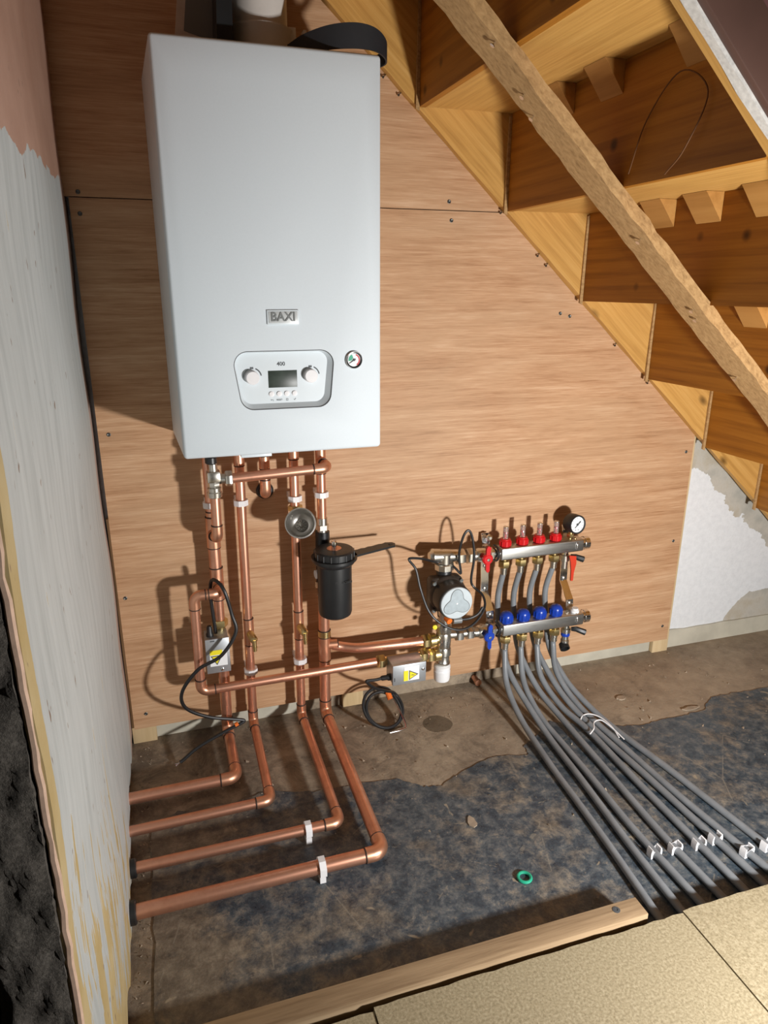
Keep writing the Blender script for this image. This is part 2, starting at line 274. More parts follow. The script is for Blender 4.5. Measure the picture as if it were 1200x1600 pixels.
# ------------------------------------------------------------ mesh helpers
class B:
    def __init__(s): s.bm = bmesh.new()
    def box(s, x0, x1, y0, y1, z0, z1, bev=0.0, seg=2):
        t = bmesh.new(); bmesh.ops.create_cube(t, size=1)
        for v in t.verts: v.co = Vector(((x0+x1)/2+v.co.x*(x1-x0), (y0+y1)/2+v.co.y*(y1-y0), (z0+z1)/2+v.co.z*(z1-z0)))
        if bev: bmesh.ops.bevel(t, geom=t.edges[:], offset=bev, segments=seg, affect='EDGES', profile=0.5)
        return s.add(t)
    def add(s, t):
        me = bpy.data.meshes.new('t'); t.to_mesh(me); t.free(); s.bm.from_mesh(me); bpy.data.meshes.remove(me); return s
    def tube(s, pts, r, n=14, cap=True):
        pts = [Vector(p) for p in pts]; R = r if isinstance(r, (list, tuple)) else [r]*len(pts)
        T = []
        for i in range(len(pts)):
            a = pts[max(i-1, 0)]; c_ = pts[min(i+1, len(pts)-1)]; T.append((c_-a).normalized())
        ref = Vector((0, 0, 1)) if abs(T[0].z) < 0.9 else Vector((1, 0, 0))
        nrm = (ref - T[0]*ref.dot(T[0])).normalized(); rings = []
        for i, p in enumerate(pts):
            nrm = (nrm - T[i]*nrm.dot(T[i])).normalized(); bn = T[i].cross(nrm)
            rings.append([s.bm.verts.new(p+(nrm*math.cos(2*math.pi*k/n)+bn*math.sin(2*math.pi*k/n))*R[i]) for k in range(n)])
        for a, c_ in zip(rings, rings[1:]):
            for k in range(n): s.bm.faces.new((a[k], a[(k+1) % n], c_[(k+1) % n], c_[k]))
        if cap: s.bm.faces.new(rings[0][::-1]); s.bm.faces.new(rings[-1])
        return s
    def lathe(s, o, ax, prof, n=24, rot=0.0):
        o = Vector(o); ax = Vector(ax).normalized(); ref = Vector((0, 0, 1)) if abs(ax.z) < 0.9 else Vector((1, 0, 0))
        u = (ref-ax*ref.dot(ax)).normalized(); w_ = ax.cross(u); rings = []
        for (r, h) in prof:
            if r < 1e-6: rings.append([s.bm.verts.new(o+ax*h)])
            else: rings.append([s.bm.verts.new(o+ax*h+(u*math.cos(2*math.pi*k/n+rot)+w_*math.sin(2*math.pi*k/n+rot))*r) for k in range(n)])
        for a, c_ in zip(rings, rings[1:]):
            for k in range(n):
                q = [a[k % len(a)], a[(k+1) % len(a)], c_[(k+1) % len(c_)], c_[k % len(c_)]]
                q2 = [];
                for v in q:
                    if v not in q2: q2.append(v)
                if len(q2) > 2: s.bm.faces.new(q2)
        for ring, rev in ((rings[0], True), (rings[-1], False)):
            if len(ring) > 2: s.bm.faces.new(ring[::-1] if rev else ring)
        return s
    def hexa(s, o, ax, r, h, bev=0.15):
        return s.lathe(o, ax, [(r*(1-bev*0.6), -h/2), (r, -h/2+h*bev), (r, h/2-h*bev), (r*(1-bev*0.6), h/2)], 6)
    def prism(s, poly, axis, d0, d1, bev=0.0):
        # poly: 2-D points; axis 'y' -> (x,z), 'z' -> (x,y), 'x' -> (y,z)
        f = {'y': lambda p, d: (p[0], d, p[1]), 'z': lambda p, d: (p[0], p[1], d), 'x': lambda p, d: (d, p[0], p[1])}[axis]
        t = bmesh.new(); a = [t.verts.new(f(p, d0)) for p in poly]; c_ = [t.verts.new(f(p, d1)) for p in poly]
        t.faces.new(a); t.faces.new(c_[::-1]); k = len(poly)
        for i in range(k): t.faces.new((a[i], c_[i], c_[(i+1) % k], a[(i+1) % k]))
        if bev: bmesh.ops.bevel(t, geom=[e for e in t.edges if e.calc_face_angle(0) > 0.3], offset=bev, segments=2, affect='EDGES', profile=0.5)
        return s.add(t)
    def xf(s, mat): bmesh.ops.transform(s.bm, matrix=mat, verts=s.bm.verts[:]); return s

def origin_of(p):
    v = Vector((0, 0, 0))
    while p is not None: v += p.location; p = p.parent
    return v
def obj(name, bld, mat, parent=None, loc=None, sharp=35, local=False):
    bm = bld.bm; bmesh.ops.recalc_face_normals(bm, faces=bm.faces[:])
    off = origin_of(parent) + (Vector(loc) if loc else Vector((0, 0, 0)))
    if not local:
        for v in bm.verts: v.co -= off
    me = bpy.data.meshes.new(name); bm.to_mesh(me); bm.free()
    me.materials.append(M[mat] if isinstance(mat, str) else mat)
    for p in me.polygons: p.use_smooth = True
    me.set_sharp_from_angle(angle=math.radians(sharp))
    o = bpy.data.objects.new(name, me); C.objects.link(o); o.parent = parent
    if loc: o.location = loc
    return o
def thing(name, label, cat, loc=(0, 0, 0), group=None):
    o = bpy.data.objects.new(name, None); C.objects.link(o); o.location = loc; o.empty_display_size = 0.02
    o['label'] = label; o['category'] = cat
    if group: o['group'] = group
    return o
def tag(o, label, cat, group=None, kind=None):
    o['label'] = label; o['category'] = cat
    if group: o['group'] = group
    if kind: o['kind'] = kind
    return o
def struct(o): o['kind'] = 'structure'; return o
def cr(pts, n=8):
    P = [Vector(p) for p in pts]; P = [P[0]*2-P[1]]+P+[P[-1]*2-P[-2]]; out = []
    for i in range(1, len(P)-2):
        a, b_, c_, d = P[i-1:i+3]
        for k in range(n):
            t = k/n
            out.append(0.5*((2*b_)+(c_-a)*t+(2*a-5*b_+4*c_-d)*t*t+(3*b_-a-3*c_+d)*t**3))
    out.append(P[-2]); return out
def arc_corner(a, b_, c_, rad, n=7):
    a, b_, c_ = Vector(a), Vector(b_), Vector(c_); u = (a-b_).normalized(); v = (c_-b_).normalized()
    ang = u.angle(v); d = rad/math.tan(ang/2); p0 = b_+u*d; p1 = b_+v*d
    cen = b_+(u+v).normalized()*(rad/math.sin(ang/2)); out = []
    for k in range(n+1):
        t = k/n; q = p0.lerp(p1, t)-cen
        # slerp around the centre
        w0 = (p0-cen); w1 = (p1-cen); om = w0.angle(w1)
        out.append(cen+(w0*math.sin((1-t)*om)+w1*math.sin(t*om))/math.sin(om))
    return out
def text_mesh(name, body, size, mat, parent, x, y, z, depth=0.0006, bold=0.0, align='CENTER', sxy=(1, 1)):
    cu = bpy.data.curves.new(name, 'FONT'); cu.body = body; cu.size = size; cu.extrude = depth; cu.offset = bold
    cu.align_x = align; cu.align_y = 'CENTER'; cu.resolution_u = 3
    to = bpy.data.objects.new('tmp', cu); C.objects.link(to)
    dg = bpy.context.evaluated_depsgraph_get(); me = bpy.data.meshes.new_from_object(to.evaluated_get(dg))
    bpy.data.objects.remove(to); bpy.data.curves.remove(cu)
    off = origin_of(parent)
    for v in me.vertices:
        p = v.co.copy(); v.co = Vector((x+p.x*sxy[0], y-p.z, z+p.y*sxy[1]))-off
    me.name = name; me.materials.clear(); me.materials.append(M[mat])
    o = bpy.data.objects.new(name, me); C.objects.link(o); o.parent = parent; return o
def jag(p0, p1, n, amp, rnd=random):
    p0 = Vector(p0); p1 = Vector(p1); d = (p1-p0); nn = Vector((-d.y, d.x)).normalized() if len(p0) == 2 else None
    out = []
    for k in range(n):
        out.append(p0.lerp(p1, k/n)+nn*rnd.uniform(-amp, amp))
    return out

# ============================================================ THE SETTING
# floor slab: dusty screed
b_ = B(); b_.box(-1.2, 3.2, -3.2, 0.10, -0.06, 0.0); floor = struct(obj('floor', b_, 'screed'))
# worn bitumen layer lying on it, torn along the back
edge = [(0.045, -0.31), (0.10, -0.27), (0.19, -0.29), (0.30, -0.265), (0.40, -0.30), (0.505, -0.303), (0.596, -0.315), (0.647, -0.36), (0.688, -0.368), (0.759, -0.336), (0.849, -0.308), (0.935, -0.328),
        (0.943, -0.29), (0.99, -0.27), (1.06, -0.22), (1.12, -0.25), (1.204, -0.286), (1.277, -0.309), (1.35, -0.30), (1.425, -0.303), (1.492, -0.299), (1.555, -0.252), (1.64, -0.255), (1.751, -0.262), (1.95, -0.24), (2.3, -0.25)]
poly = []
for a, c_ in zip(edge, edge[1:]): poly += [tuple(p) for p in jag(a, c_, 7, 0.003)]
poly += [(2.3, -0.25), (2.3, -1.6), (0.060, -1.6)]+[tuple(p) for p in jag((0.060, -1.6), (0.045, -0.31), 40, 0.004)]
b_ = B(); b_.prism(poly, 'z', 0.0, 0.0022); tag(obj('bitumen_layer', b_, 'floor'), 'worn blue-black bitumen sheet with torn back edge covering the floor', 'floor sheet')
# loose flakes of the same screed further out
def flake(cx, cy, rx, ry, n=18):
    return [(cx+rx*math.cos(2*math.pi*k/n)*random.uniform(.7, 1.15), cy+ry*math.sin(2*math.pi*k/n)*random.uniform(.7, 1.15)) for k in range(n)]

# back wall
b_ = B(); b_.box(-1.2, 3.2, 0.035, 0.10, -0.02, 2.6); struct(obj('wall_back', b_, 'wall_back'))
for i, (xa, xb2) in enumerate(((0.02, 0.44), (1.09, 2.6))):
    n = int((xb2-xa)/0.05); pts = [(xa, 0.0), (xb2, 0.0)]+[(xb2-(xb2-xa)*k/n, 0.060+random.uniform(-0.003, 0.003)) for k in range(n+1)]
    b_ = B(); b_.prism(pts, 'y', 0.0348, 0.029); struct(obj('baseboard_back', b_, 'skirt'))
n = 40; pts = [(0.445, 0.0), (1.088, 0.0)]+[(1.088-0.643*k/n, 0.040+random.uniform(-0.012, 0.012)) for k in range(n+1)]
b_ = B(); b_.prism(pts, 'y', 0.0348, 0.0292, 0.001); struct(obj('trim_1', b_, 'screed'))
# left wall (1 degree out of square), ragged bottom and near edge
b_ = B(); bm = b_.bm
NY, NZ = 60, 90; grid = []
for i in range(NY+1):
    y = 0.034-(1.049+0.034)*i/NY; row = []
    for j in range(NZ+1):
        zb = 0.012+0.010*math.sin(y*23)+0.012*math.sin(y*61+1)+random.uniform(-0.004, 0.004)
        z = zb+(2.4-zb)*j/NZ
        x = -0.0155*y + 0.0025*math.sin(y*9+z*5)+0.0015*math.sin(z*17+y*3)
        yy = y
        if i == NY: yy += random.uniform(-0.002, 0.003)+0.003*math.sin(z*13)
        row.append(bm.verts.new((x, yy, z)))
    grid.append(row)
for i in range(NY):
    for j in range(NZ): bm.faces.new((grid[i][j], grid[i+1][j], grid[i+1][j+1], grid[i][j+1]))
ret = bmesh.ops.extrude_face_region(bm, geom=bm.faces[:])
for v in [g for g in ret['geom'] if isinstance(g, bmesh.types.BMVert)]: v.co.x -= 0.008
wl = struct(obj('wall_left', b_, 'wall_left'))
# pale broken edge of the plaster coat at its near end
b_ = B(); pts = []
for j in range(120):
    z = 0.0+2.4*j/119; pts.append((0.0125+random.uniform(-0.001, 0.001), -1.0485+0.003*math.sin(z*13)+random.uniform(-0.001, 0.001), z))
b_.tube(pts, 0.0035, 6); obj('plaster_edge', b_, 'pink_edge', wl)
# masonry core behind the plaster
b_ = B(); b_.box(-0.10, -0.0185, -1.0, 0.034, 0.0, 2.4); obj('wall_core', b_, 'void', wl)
# rough dark rubble in the broken wall end
b_ = B(); bm = b_.bm; rows = []
rr = random.Random(3)
def hsh(i, j): return rr.uniform(-1, 1)
NZ, NX = 220, 26
for j in range(NZ+1):
    z = 1.5*j/NZ; row = []
    lim = -0.062+0.014*math.sin(z*9+0.5)+0.008*math.sin(z*31)+(0.012 if z < 0.62 else -0.035)*min(1, abs(z-0.62)*12)
    for i in range(NX+1):
        t = i/NX; x = 0.0075+(lim-0.0075)*t
        y = -1.0535-0.0012*math.sin(z*47+x*130)-0.0010*math.sin(z*83-x*210+1)-0.0008*math.sin(z*160+x*90)+rr.uniform(-0.0009, 0.0009)+0.06*max(0, t-0.8)
        row.append(bm.verts.new((x+rr.uniform(-0.001, 0.001), y, z+rr.uniform(-0.0015, 0.0015))))
    rows.append(row)
for j in range(NZ):
    for i in range(NX): bm.faces.new((rows[j][i], rows[j][i+1], rows[j+1][i+1], rows[j+1][i]))
ret = bmesh.ops.extrude_face_region(bm, geom=bm.faces[:])
for v in [g for g in ret['geom'] if isinstance(g, bmesh.types.BMVert)]: v.co.y = -0.99
obj('rubble', b_, 'rubble', wl, sharp=60)
# walls coloured black to stand for the unlit space on the other side
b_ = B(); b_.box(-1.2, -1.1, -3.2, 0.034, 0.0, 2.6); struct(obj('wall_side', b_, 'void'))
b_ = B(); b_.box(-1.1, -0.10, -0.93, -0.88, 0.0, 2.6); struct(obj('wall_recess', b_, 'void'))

b_ = B(); b_.box(3.10, 3.18, -3.2, 0.034, 0.0, 2.6); struct(obj('wall_right', b_, 'plaster_edge'))
b_ = B(); b_.box(-1.2, 3.2, -3.2, 0.10, 2.62, 2.70); struct(obj('ceiling', b_, 'plaster_edge'))

# ============================================================ STAIRS
SL = 0.89
def sline(x, off=0.0): return 1.460-SL*(x-0.75)+off
xk = lambda k: 0.956+0.2215*k
zk = lambda k: 1.478-0.2015*k
st = thing('staircase', 'unfinished pine staircase seen from below, rising to the left', 'staircase', (1.95, -0.4, 0.36))
b_ = B(); b_.prism([(0.2, sline(0.2)), (2.35, sline(2.35)), (2.35, sline(2.35, 0.33)), (0.2, sline(0.2, 0.33))], 'y', -0.02, 0.034)
# grain follows the slope: build level, then turn
ang = math.atan(SL)
def slope_board(name, x0, x1, w0, w1, y0, y1, mat, parent, bev=0.0, wob=0.0, n=1):
    L = (x1-x0)/math.cos(ang); t = B()
    t.box(0, L, y0, y1, w0, w1, bev)
    if n > 1:
        bmesh.ops.subdivide_edges(t.bm, edges=[e for e in t.bm.edges if abs(e.verts[0].co.x-e.verts[1].co.x) > L*0.5], cuts=n, use_grid_fill=True)
        for v in t.bm.verts: v.co += Vector((0, random.uniform(-wob, wob), random.uniform(-wob, wob)))
    Mx = Matrix.Translation(Vector((x0, 0, sline(x0)))) @ Matrix.Rotation(ang, 4, 'Y')
    o = obj(name, t, mat, None, local=True)
    o.parent = parent; o.matrix_basis = Matrix.Translation(-origin_of(parent)) @ Mx
    return o
b_.bm.free()
slope_board('wall_stringer', 0.2, 2.4, 0.0, 0.235, -0.02, -0.0004, 'pine', st, n=60, wob=0.0012)
slope_board('outer_stringer', 0.2, 2.4, 0.0, 0.25, -0.800, -0.783, 'pine', st)
slope_board('plaster_strip', 0.2, 2.4, -0.003, 0.20, -0.816, -0.8005, 'plaster_edge', st, n=70, wob=0.0016)
slope_board('fascia_board', 0.2, 2.4, 0.0, 0.062, -0.829, -0.8165, 'brown_paint', st, bev=0.002)
slope_board('side_panel', 0.2, 2.4, 0.0635, 0.55, -0.826, -0.8165, 'purple_paint', st)
for k in range(-3, 6):
    x, z = xk(k), zk(k)
    t = B(); t.box(xk(k-1)+0.0155, x+0.035, -0.783, -0.0205, z, z+0.022); o = obj('tread', t, 'pine_y', st)
    t = B(); t.box(x, x+0.015, -0.7825, -0.021, zk(k+1)-0.002, z-0.0005); o = obj('riser', t, 'riser', st)
    t = B(); t.prism([(x-0.0005, z-0.004), (x-0.0055, z-0.006), (x-0.009, zk(k+1)-0.006), (x-0.0005, zk(k+1)-0.010)], 'y', -0.026, -0.0205); obj('wedge', t, 'lath', st)
def glue_block(k, y0, y1, s=0.042, h=0.052):
    x, z = xk(k), zk(k); t = B()
    t.prism([(x-0.0006, z-0.0006), (x-s, z-0.0006), (x-s*0.75, z-h*0.25), (x-0.0006, z-h)], 'y', y0, y1); obj('glue_block', t, 'block', st)
for k, y0 in ((0, -0.22), (0, -0.375), (0, -0.60), (1, -0.27), (1, -0.40), (1, -0.55), (2, -0.33), (2, -0.56), (-1, -0.3), (-1, -0.55)):
    glue_block(k, y0, y0-0.065)
# nail heads along the stringer
for x in (0.665, 0.70, 0.955, 1.06, 1.085, 1.305, 1.42):
    z = sline(x)+0.006; t = B()
    t.lathe((x-0.006, -0.006, z-0.01), (-0.6, -0.4, -0.5), [(0.001, -0.010), (0.001, 0.002), (0.0028, 0.002), (0.0028, 0.0034), (0, 0.0038)], 8); obj('nail', t, 'screw', st)

lath = thing('timber_lath', 'rough timber lath nailed diagonally under the stair treads', 'lath', (1.0, -0.43, 1.24))
slope_board('lath_board', 0.25, 2.3, -0.022, 0.0, -0.466, -0.392, 'lath', lath, n=90, wob=0.0018)
for x, dy in ((0.70, 0.004), (0.77, 0.03), (0.80, 0.05), (1.02, 0.02), (1.16, 0.02), (1.18, 0.03), (1.32, 0.05)):
    t = B(); z = sline(x)-0.022/math.cos(ang); y = -0.462+dy
    t.lathe((x, y, z), (-0.67, 0, -0.74), [(0.0015, -0.004), (0.0015, 0.006), (0.0045, 0.006), (0.0045, 0.0075), (0, 0.008)], 8); obj('nail', t, 'chrome', lath)
# loose fibres
t = B(); t.tube(cr([(0.940, -0.50, 1.29), (0.952, -0.52, 1.37), (0.945, -0.60, 1.42), (0.950, -0.66, 1.38), (0.945, -0.63, 1.31), (0.952, -0.58, 1.28)], 8), 0.0012, 5)
tag(obj('fibre_strand', t, 'hair'), 'thin curled fibre hanging on the back of a stair riser', 'fibre')

# ============================================================ PLYWOOD
def screw(parent, x, z, y=-0.0003, r=0.0045):
    t = B(); t.lathe((x, y, z), (0, -1, 0), [(r, -0.002), (r, 0.0006), (r*0.75, 0.0012), (r*0.35, 0.0004), (0, 0.0002)], 10); return obj('screw', t, 'screw', parent)
seam = 1.2745
xs = lambda z: 0.75+(1.460+0.03-z)/SL   # x where the sheet meets the stringer
p1 = thing('plywood_sheet', 'lower reddish plywood sheet behind the pipes and manifold', 'plywood', (0.8, 0, 0.05))
t = B(); t.prism([(0.010, 0.05), (1.601, 0.05), (1.601, 0.72), (xs(seam)-0.002, seam-0.001), (0.0085, seam-0.001)], 'y', 0.0, 0.012); obj('sheet', t, 'ply', p1)
for x, z in ((0.026, 1.244), (0.031, 0.797), (0.025, 0.407), (0.041, 0.09), (0.826, 1.253), (1.131, 1.043), (1.159, 1.036), (1.578, 0.655), (1.575, 0.382), (1.577, 0.099)): screw(p1, x, z)
p2 = thing('plywood_sheet', 'upper reddish plywood sheet behind the boiler top', 'plywood', (0.4, 0, 1.28))
t = B(); t.prism([(-0.004, seam+0.001), (xs(seam)-0.006, seam+0.001), (xs(2.0), 2.0), (-0.004, 2.0)], 'y', 0.0, 0.012); obj('sheet', t, 'ply', p2)
for x, z in ((0.027, 1.284), (0.819, 1.293)): screw(p2, x, z)
# battens carrying the sheets
def batten(x0, x1, z0, z1, label):
    t = B(); t.box(x0, x1, 0.0125, 0.0285 if z0 == 0 and z1 < 0.2 else 0.0345, z0, z1, 0.001)
    return tag(obj('wall_batten', t, 'batten'), label, 'batten')
bt = B(); bt.box(1.561, 1.618, 0.0125, 0.0288, 0.0005, 0.70, 0.001); tag(obj('wall_batten', bt, 'batten'), 'pale batten at the right edge of the plywood, reaching the floor', 'batten')
bt = B(); bt.box(0.003, 0.061, 0.0125, 0.0288, 0.0005, 0.6, 0.001); tag(obj('wall_batten', bt, 'batten'), 'pale batten foot under the plywood beside the left wall', 'batten')
bt = B(); bt.box(0.550, 0.608, 0.0125, 0.0288, 0.0005, 0.6, 0.001); tag(obj('wall_batten', bt, 'batten'), 'pale batten foot under the plywood near the coiled cable', 'batten')

# ============================================================ CHIPBOARD FLOOR, FRONT BATTEN
def chip(x0, x1, y0, z1, label):
    n = int((x1-x0)/0.02); pts = [(x0+(x1-x0)*k/n, y0+random.uniform(-0.0015, 0.0015)) for k in range(n+1)]
    pts += [(x1, -2.6), (x0, -2.6)]
    t = B(); t.prism(pts, 'z', z1-0.020, z1); return tag(obj('chipboard_sheet', t, 'chip'), label, 'chipboard')
chip(0.02, 0.371, -0.868, 0.048, 'chipboard floor sheet nearest the left wall')
chip(0.373, 0.945, -0.864, 0.050, 'middle chipboard floor sheet behind the timber batten')
chip(0.948, 2.6, -0.860, 0.050, 'right chipboard floor sheet covering the ends of the grey pipes')
for y, nm in ((-1.25, 'nearer'),):
    t = B(); t.box(0.08, 2.25, y-0.022, y+0.022, 0.0024, 0.0275); tag(obj('floor_bearer', t, 'old_batten'), 'timber bearer under the chipboard, %s from the grey pipes' % ('closest' if nm == 'nearer' else nm), 'bearer')
fb = thing('floor_batten', 'knotty timber batten lying on the floor before the chipboard', 'batten', (0.45, -0.83, 0.0))
t = B(); t.box(0.03, 0.885, -0.849, -0.811, 0.0024, 0.052, 0.0015)
obj('batten_body', t, 'old_batten', fb)
t = B(); t.lathe((0.835, -0.825, 0.0515), (0, 0, 1), [(0.007, -0.004), (0.007, 0.0012), (0.003, 0.0016), (0.003, 0.0008), (0, 0.0008)], 10); obj('screw', t, 'print_grey', fb)

# ============================================================ BOILER
bx = thing('wall_boiler', 'white wall-hung gas boiler with control panel and round gauge', 'boiler', (0.37, -0.14, 0.7936))
xl, xr_, zb, zt = 0.1775, 0.5675, 0.7936, 1.4936
t = B(); t.prism([(0.1665, -0.0008), (0.5625, -0.0008), (0.5635, -0.252), (0.1775, -0.252)], 'z', zb+0.004, zt-0.004, 0.003); obj('casing', t, 'white_side', bx)
t = B(); bm = t.bm
def rect(x0, x1, z0, z1, y): return [bm.verts.new(p) for p in ((x0, y, z0), (x1, y, z0), (x1, y, z1), (x0, y, z1))]
A = rect(xl, xr_, zb, zt, -0.254); D_ = rect(xl, xr_, zb, zt, -0.2785); I_ = rect(xl+0.030, xr_-0.035, zb+0.034, zt-0.055, -0.2915)
for q, s_ in ((A, D_), (D_, I_)):
    for i in range(4): bm.faces.new((q[i], q[(i+1) % 4], s_[(i+1) % 4], s_[i]))
bm.faces.new(A[::-1])
def rpoly(c4, r, n=8):
    out = []
    for i in range(4): out += [(p.x, p.y) for p in arc_corner(Vector((*c4[i-1], 0)), Vector((*c4[i], 0)), Vector((*c4[(i+1) % 4], 0)), r, n)]
    return out
c4 = [(0.291, 0.8835), (0.4605, 0.8835), (0.4715, 0.9925), (0.2755, 0.9925)]
hole = [bm.verts.new((p[0], -0.2915, p[1])) for p in rpoly(c4, 0.026)]
he = [bm.edges.new((hole[i], hole[(i+1) % len(hole)])) for i in range(len(hole))]
ie = [bm.edges.get((I_[i], I_[(i+1) % 4])) for i in range(4)]
bmesh.ops.triangle_fill(bm, edges=he+ie, use_beauty=True)
bmesh.ops.recalc_face_normals(bm, faces=bm.faces[:])
bmesh.ops.bevel(bm, geom=[e for e in bm.edges if len(e.link_faces) == 2 and e.calc_face_angle(0) > 0.6], offset=0.007, segments=4, affect='EDGES', profile=0.5)
obj('front_panel', t, 'white_paint', bx, sharp=50)
t = B(); t.box(0.1805, 0.5605, -0.254, -0.2515, zb+0.006, zt-0.006); obj('seam_gasket', t, 'bezel', bx)
t = B(); t.box(0.285, 0.345, -0.27, -0.12, zb-0.006, zb+0.004, 0.001); obj('drop_flap', t, 'panel_white', bx)
# badge
bd = B(); bd.box(0.3445, 0.4035, -0.2945, -0.2905, 1.0395, 1.0655, 0.001); bd = obj('badge', bd, 'panel_white', bx)
t = B(); t.box(0.3475, 0.4005, -0.2953, -0.2942, 1.0425, 1.0625, 0.0004); obj('badge_field', t, 'bezel', bd)
text_mesh('badge_letters', 'BAXI', 0.0245, 'badge_grey', bd, 0.374, -0.2958, 1.0526, depth=0.0008, bold=0.0004, sxy=(0.86, 0.90))
# control panel
def loft(outs, ys):
    t = B(); bm = t.bm; R_ = [[bm.verts.new((p[0], y, p[1])) for p in o] for o, y in zip(outs, ys)]
    for a, c_ in zip(R_, R_[1:]):
        for i in range(len(a)): bm.faces.new((a[i], a[(i+1) % len(a)], c_[(i+1) % len(a)], c_[i]))
    bm.faces.new(R_[0][::-1]); bm.faces.new(R_[-1]); return t
def inset(c, d): return [(c[0][0]+d, c[0][1]+d), (c[1][0]-d, c[1][1]+d), (c[2][0]-d, c[2][1]-d), (c[3][0]+d, c[3][1]-d)]
def inset4(c, l, r_, bt_, tp): return [(c[0][0]+l, c[0][1]+bt_), (c[1][0]-r_, c[1][1]+bt_), (c[2][0]-r_, c[2][1]-tp), (c[3][0]+l, c[3][1]-tp)]
t = B(); bm = t.bm
loops = [(rpoly(c4, 0.026), -0.2917), (rpoly(inset(c4, 0.0012), 0.025), -0.2905), (rpoly(inset(c4, 0.0014), 0.025), -0.2895)]
L_ = [[bm.verts.new((p[0], y, p[1])) for p in o] for o, y in loops]
for a_, c_ in zip(L_, L_[1:]):
    for i in range(len(a_)): bm.faces.new((a_[i], a_[(i+1) % len(a_)], c_[(i+1) % len(a_)], c_[i]))
cp = obj('control_panel', t, 'gasket', bx)
t = B(); bm = t.bm
loops = [(rpoly(inset(c4, 0.0013), 0.025), -0.2898), (rpoly(inset4(c4, 0.005, 0.0105, 0.0095, 0.004), 0.019), -0.2785)]
L_ = [[bm.verts.new((p[0], y, p[1])) for p in o] for o, y in loops]
for a_, c_ in zip(L_, L_[1:]):
    for i in range(len(a_)): bm.faces.new((a_[i], a_[(i+1) % len(a_)], c_[(i+1) % len(a_)], c_[i]))
bm.faces.new(L_[-1]); obj('bezel', t, 'panel_white', cp, sharp=20)
FY = -0.2786
t = B(); t.box(0.3437, 0.3990, FY-0.0004, FY+0.001, 0.9225, 0.9545, 0.0003); ds = obj('display', t, 'lcd', cp)
for i, xk_ in enumerate((0.3135, 0.4250)):
    t = B(); t.lathe((xk_, FY+0.0006, 0.943), (0, -1, 0), [(0.0135, 0), (0.0135, 0.0012), (0.0125, 0.0016), (0.0125, 0.011), (0.0118, 0.0122), (0, 0.0124)], 32)
    kn = obj('dial_knob', t, 'white_plastic', cp)
    t = B(); t.tube([(xk_+0.0175*math.cos(a), FY, 0.943+0.0175*math.sin(a)) for a in [math.radians(10+5*j) for j in range(12)]], 0.0011, 6); obj('range_mark', t, 'print_grey', cp)
    t = B(); t.tube([(xk_+0.0165*math.cos(a), FY, 0.943+0.0165*math.sin(a)) for a in [math.radians(112+6*j) for j in range(12)]], 0.0006, 6); obj('range_mark', t, 'badge_grey', cp)
    t = B()
    for q in (-0.0022, 0, 0.0022): t.box(xk_+q-0.0007, xk_+q+0.0007, FY-0.0003, FY+0.0005, 0.9585, 0.9625)
    t.box(xk_-0.0032, xk_+0.0032, FY-0.0003, FY+0.0005, 0.9600, 0.9610); obj('radiator_symbol' if i == 0 else 'tap_symbol', t, 'print_grey', cp)
text_mesh('model_number', '400', 0.0105, 'print_grey', cp, 0.3690, FY-0.0002, 0.9665, depth=0.0003, bold=0.0001)
for i, xb in enumerate((0.3485, 0.3635, 0.3780, 0.3930)):
    t = B(); t.lathe((xb, FY+0.0004, 0.9105), (0, -1, 0), [(0.0054, 0), (0.0054, 0.0006), (0.0046, 0.0008), (0.0046, 0.0022), (0, 0.0026)], 20); obj('button', t, 'white_plastic', cp)
text_mesh('reset_marking', 'RESET', 0.0042, 'print_grey', cp, 0.3635, FY-0.0002, 0.8990, depth=0.0002)
t = B(); t.tube([(0.3515, FY, 0.8970), (0.3515, FY, 0.8995), (0.3470, FY, 0.8995), (0.3482, FY, 0.9010), (0.3470, FY, 0.8995), (0.3482, FY, 0.8980)], 0.0004, 5); obj('return_symbol', t, 'print_grey', cp)
t = B()
for (a, c_) in (((0.3765, 0.8972), (0.3765, 0.9010)), ((0.3800, 0.8972), (0.3800, 0.9010)), ((0.3765, 0.8972), (0.3800, 0.8972)), ((0.3765, 0.9010), (0.3800, 0.9010)), ((0.3772, 0.8991), (0.3793, 0.8991))): t.tube([(a[0], FY, a[1]), (c_[0], FY, c_[1])], 0.0003, 5)
obj('menu_symbol', t, 'print_grey', cp)
t = B(); t.tube([(0.3912, FY, 0.8992), (0.3924, FY, 0.8978), (0.3952, FY, 0.9012)], 0.0005, 5); obj('tick_symbol', t, 'print_grey', cp)
# pressure gauge
g = (0.5085, -0.2912, 0.9715)
t = B(); t.lathe(g, (0, -1, 0), [(0.0172, -0.001), (0.0172, 0.003), (0.0155, 0.005), (0.0135, 0.0045), (0.0132, 0.0015), (0, 0.0015)], 36); pg = obj('pressure_gauge', t, 'chrome', bx)
t = B(); t.lathe(g, (0, -1, 0), [(0.0125, 0.0014), (0.0125, 0.002), (0, 0.002)], 30); obj('gauge_dial', t, 'dial', pg)
def sector(cx, cz, y, r0, r1, a0, a1, d=0.0003):
    n = 10; A_ = [math.radians(a0+(a1-a0)*k/n) for k in range(n+1)]
    t = B(); t.prism([(cx+r1*math.cos(a), cz+r1*math.sin(a)) for a in A_]+[(cx+r0*math.cos(a), cz+r0*math.sin(a)) for a in A_[::-1]], 'y', y, y-d); return t
obj('green_zone', sector(g[0], g[2], g[1]-0.0021, 0.004, 0.0112, 110, 190), 'green', pg)
obj('red_zone', sector(g[0], g[2], g[1]-0.0021, 0.0095, 0.0118, -60, 70), 'red', pg)
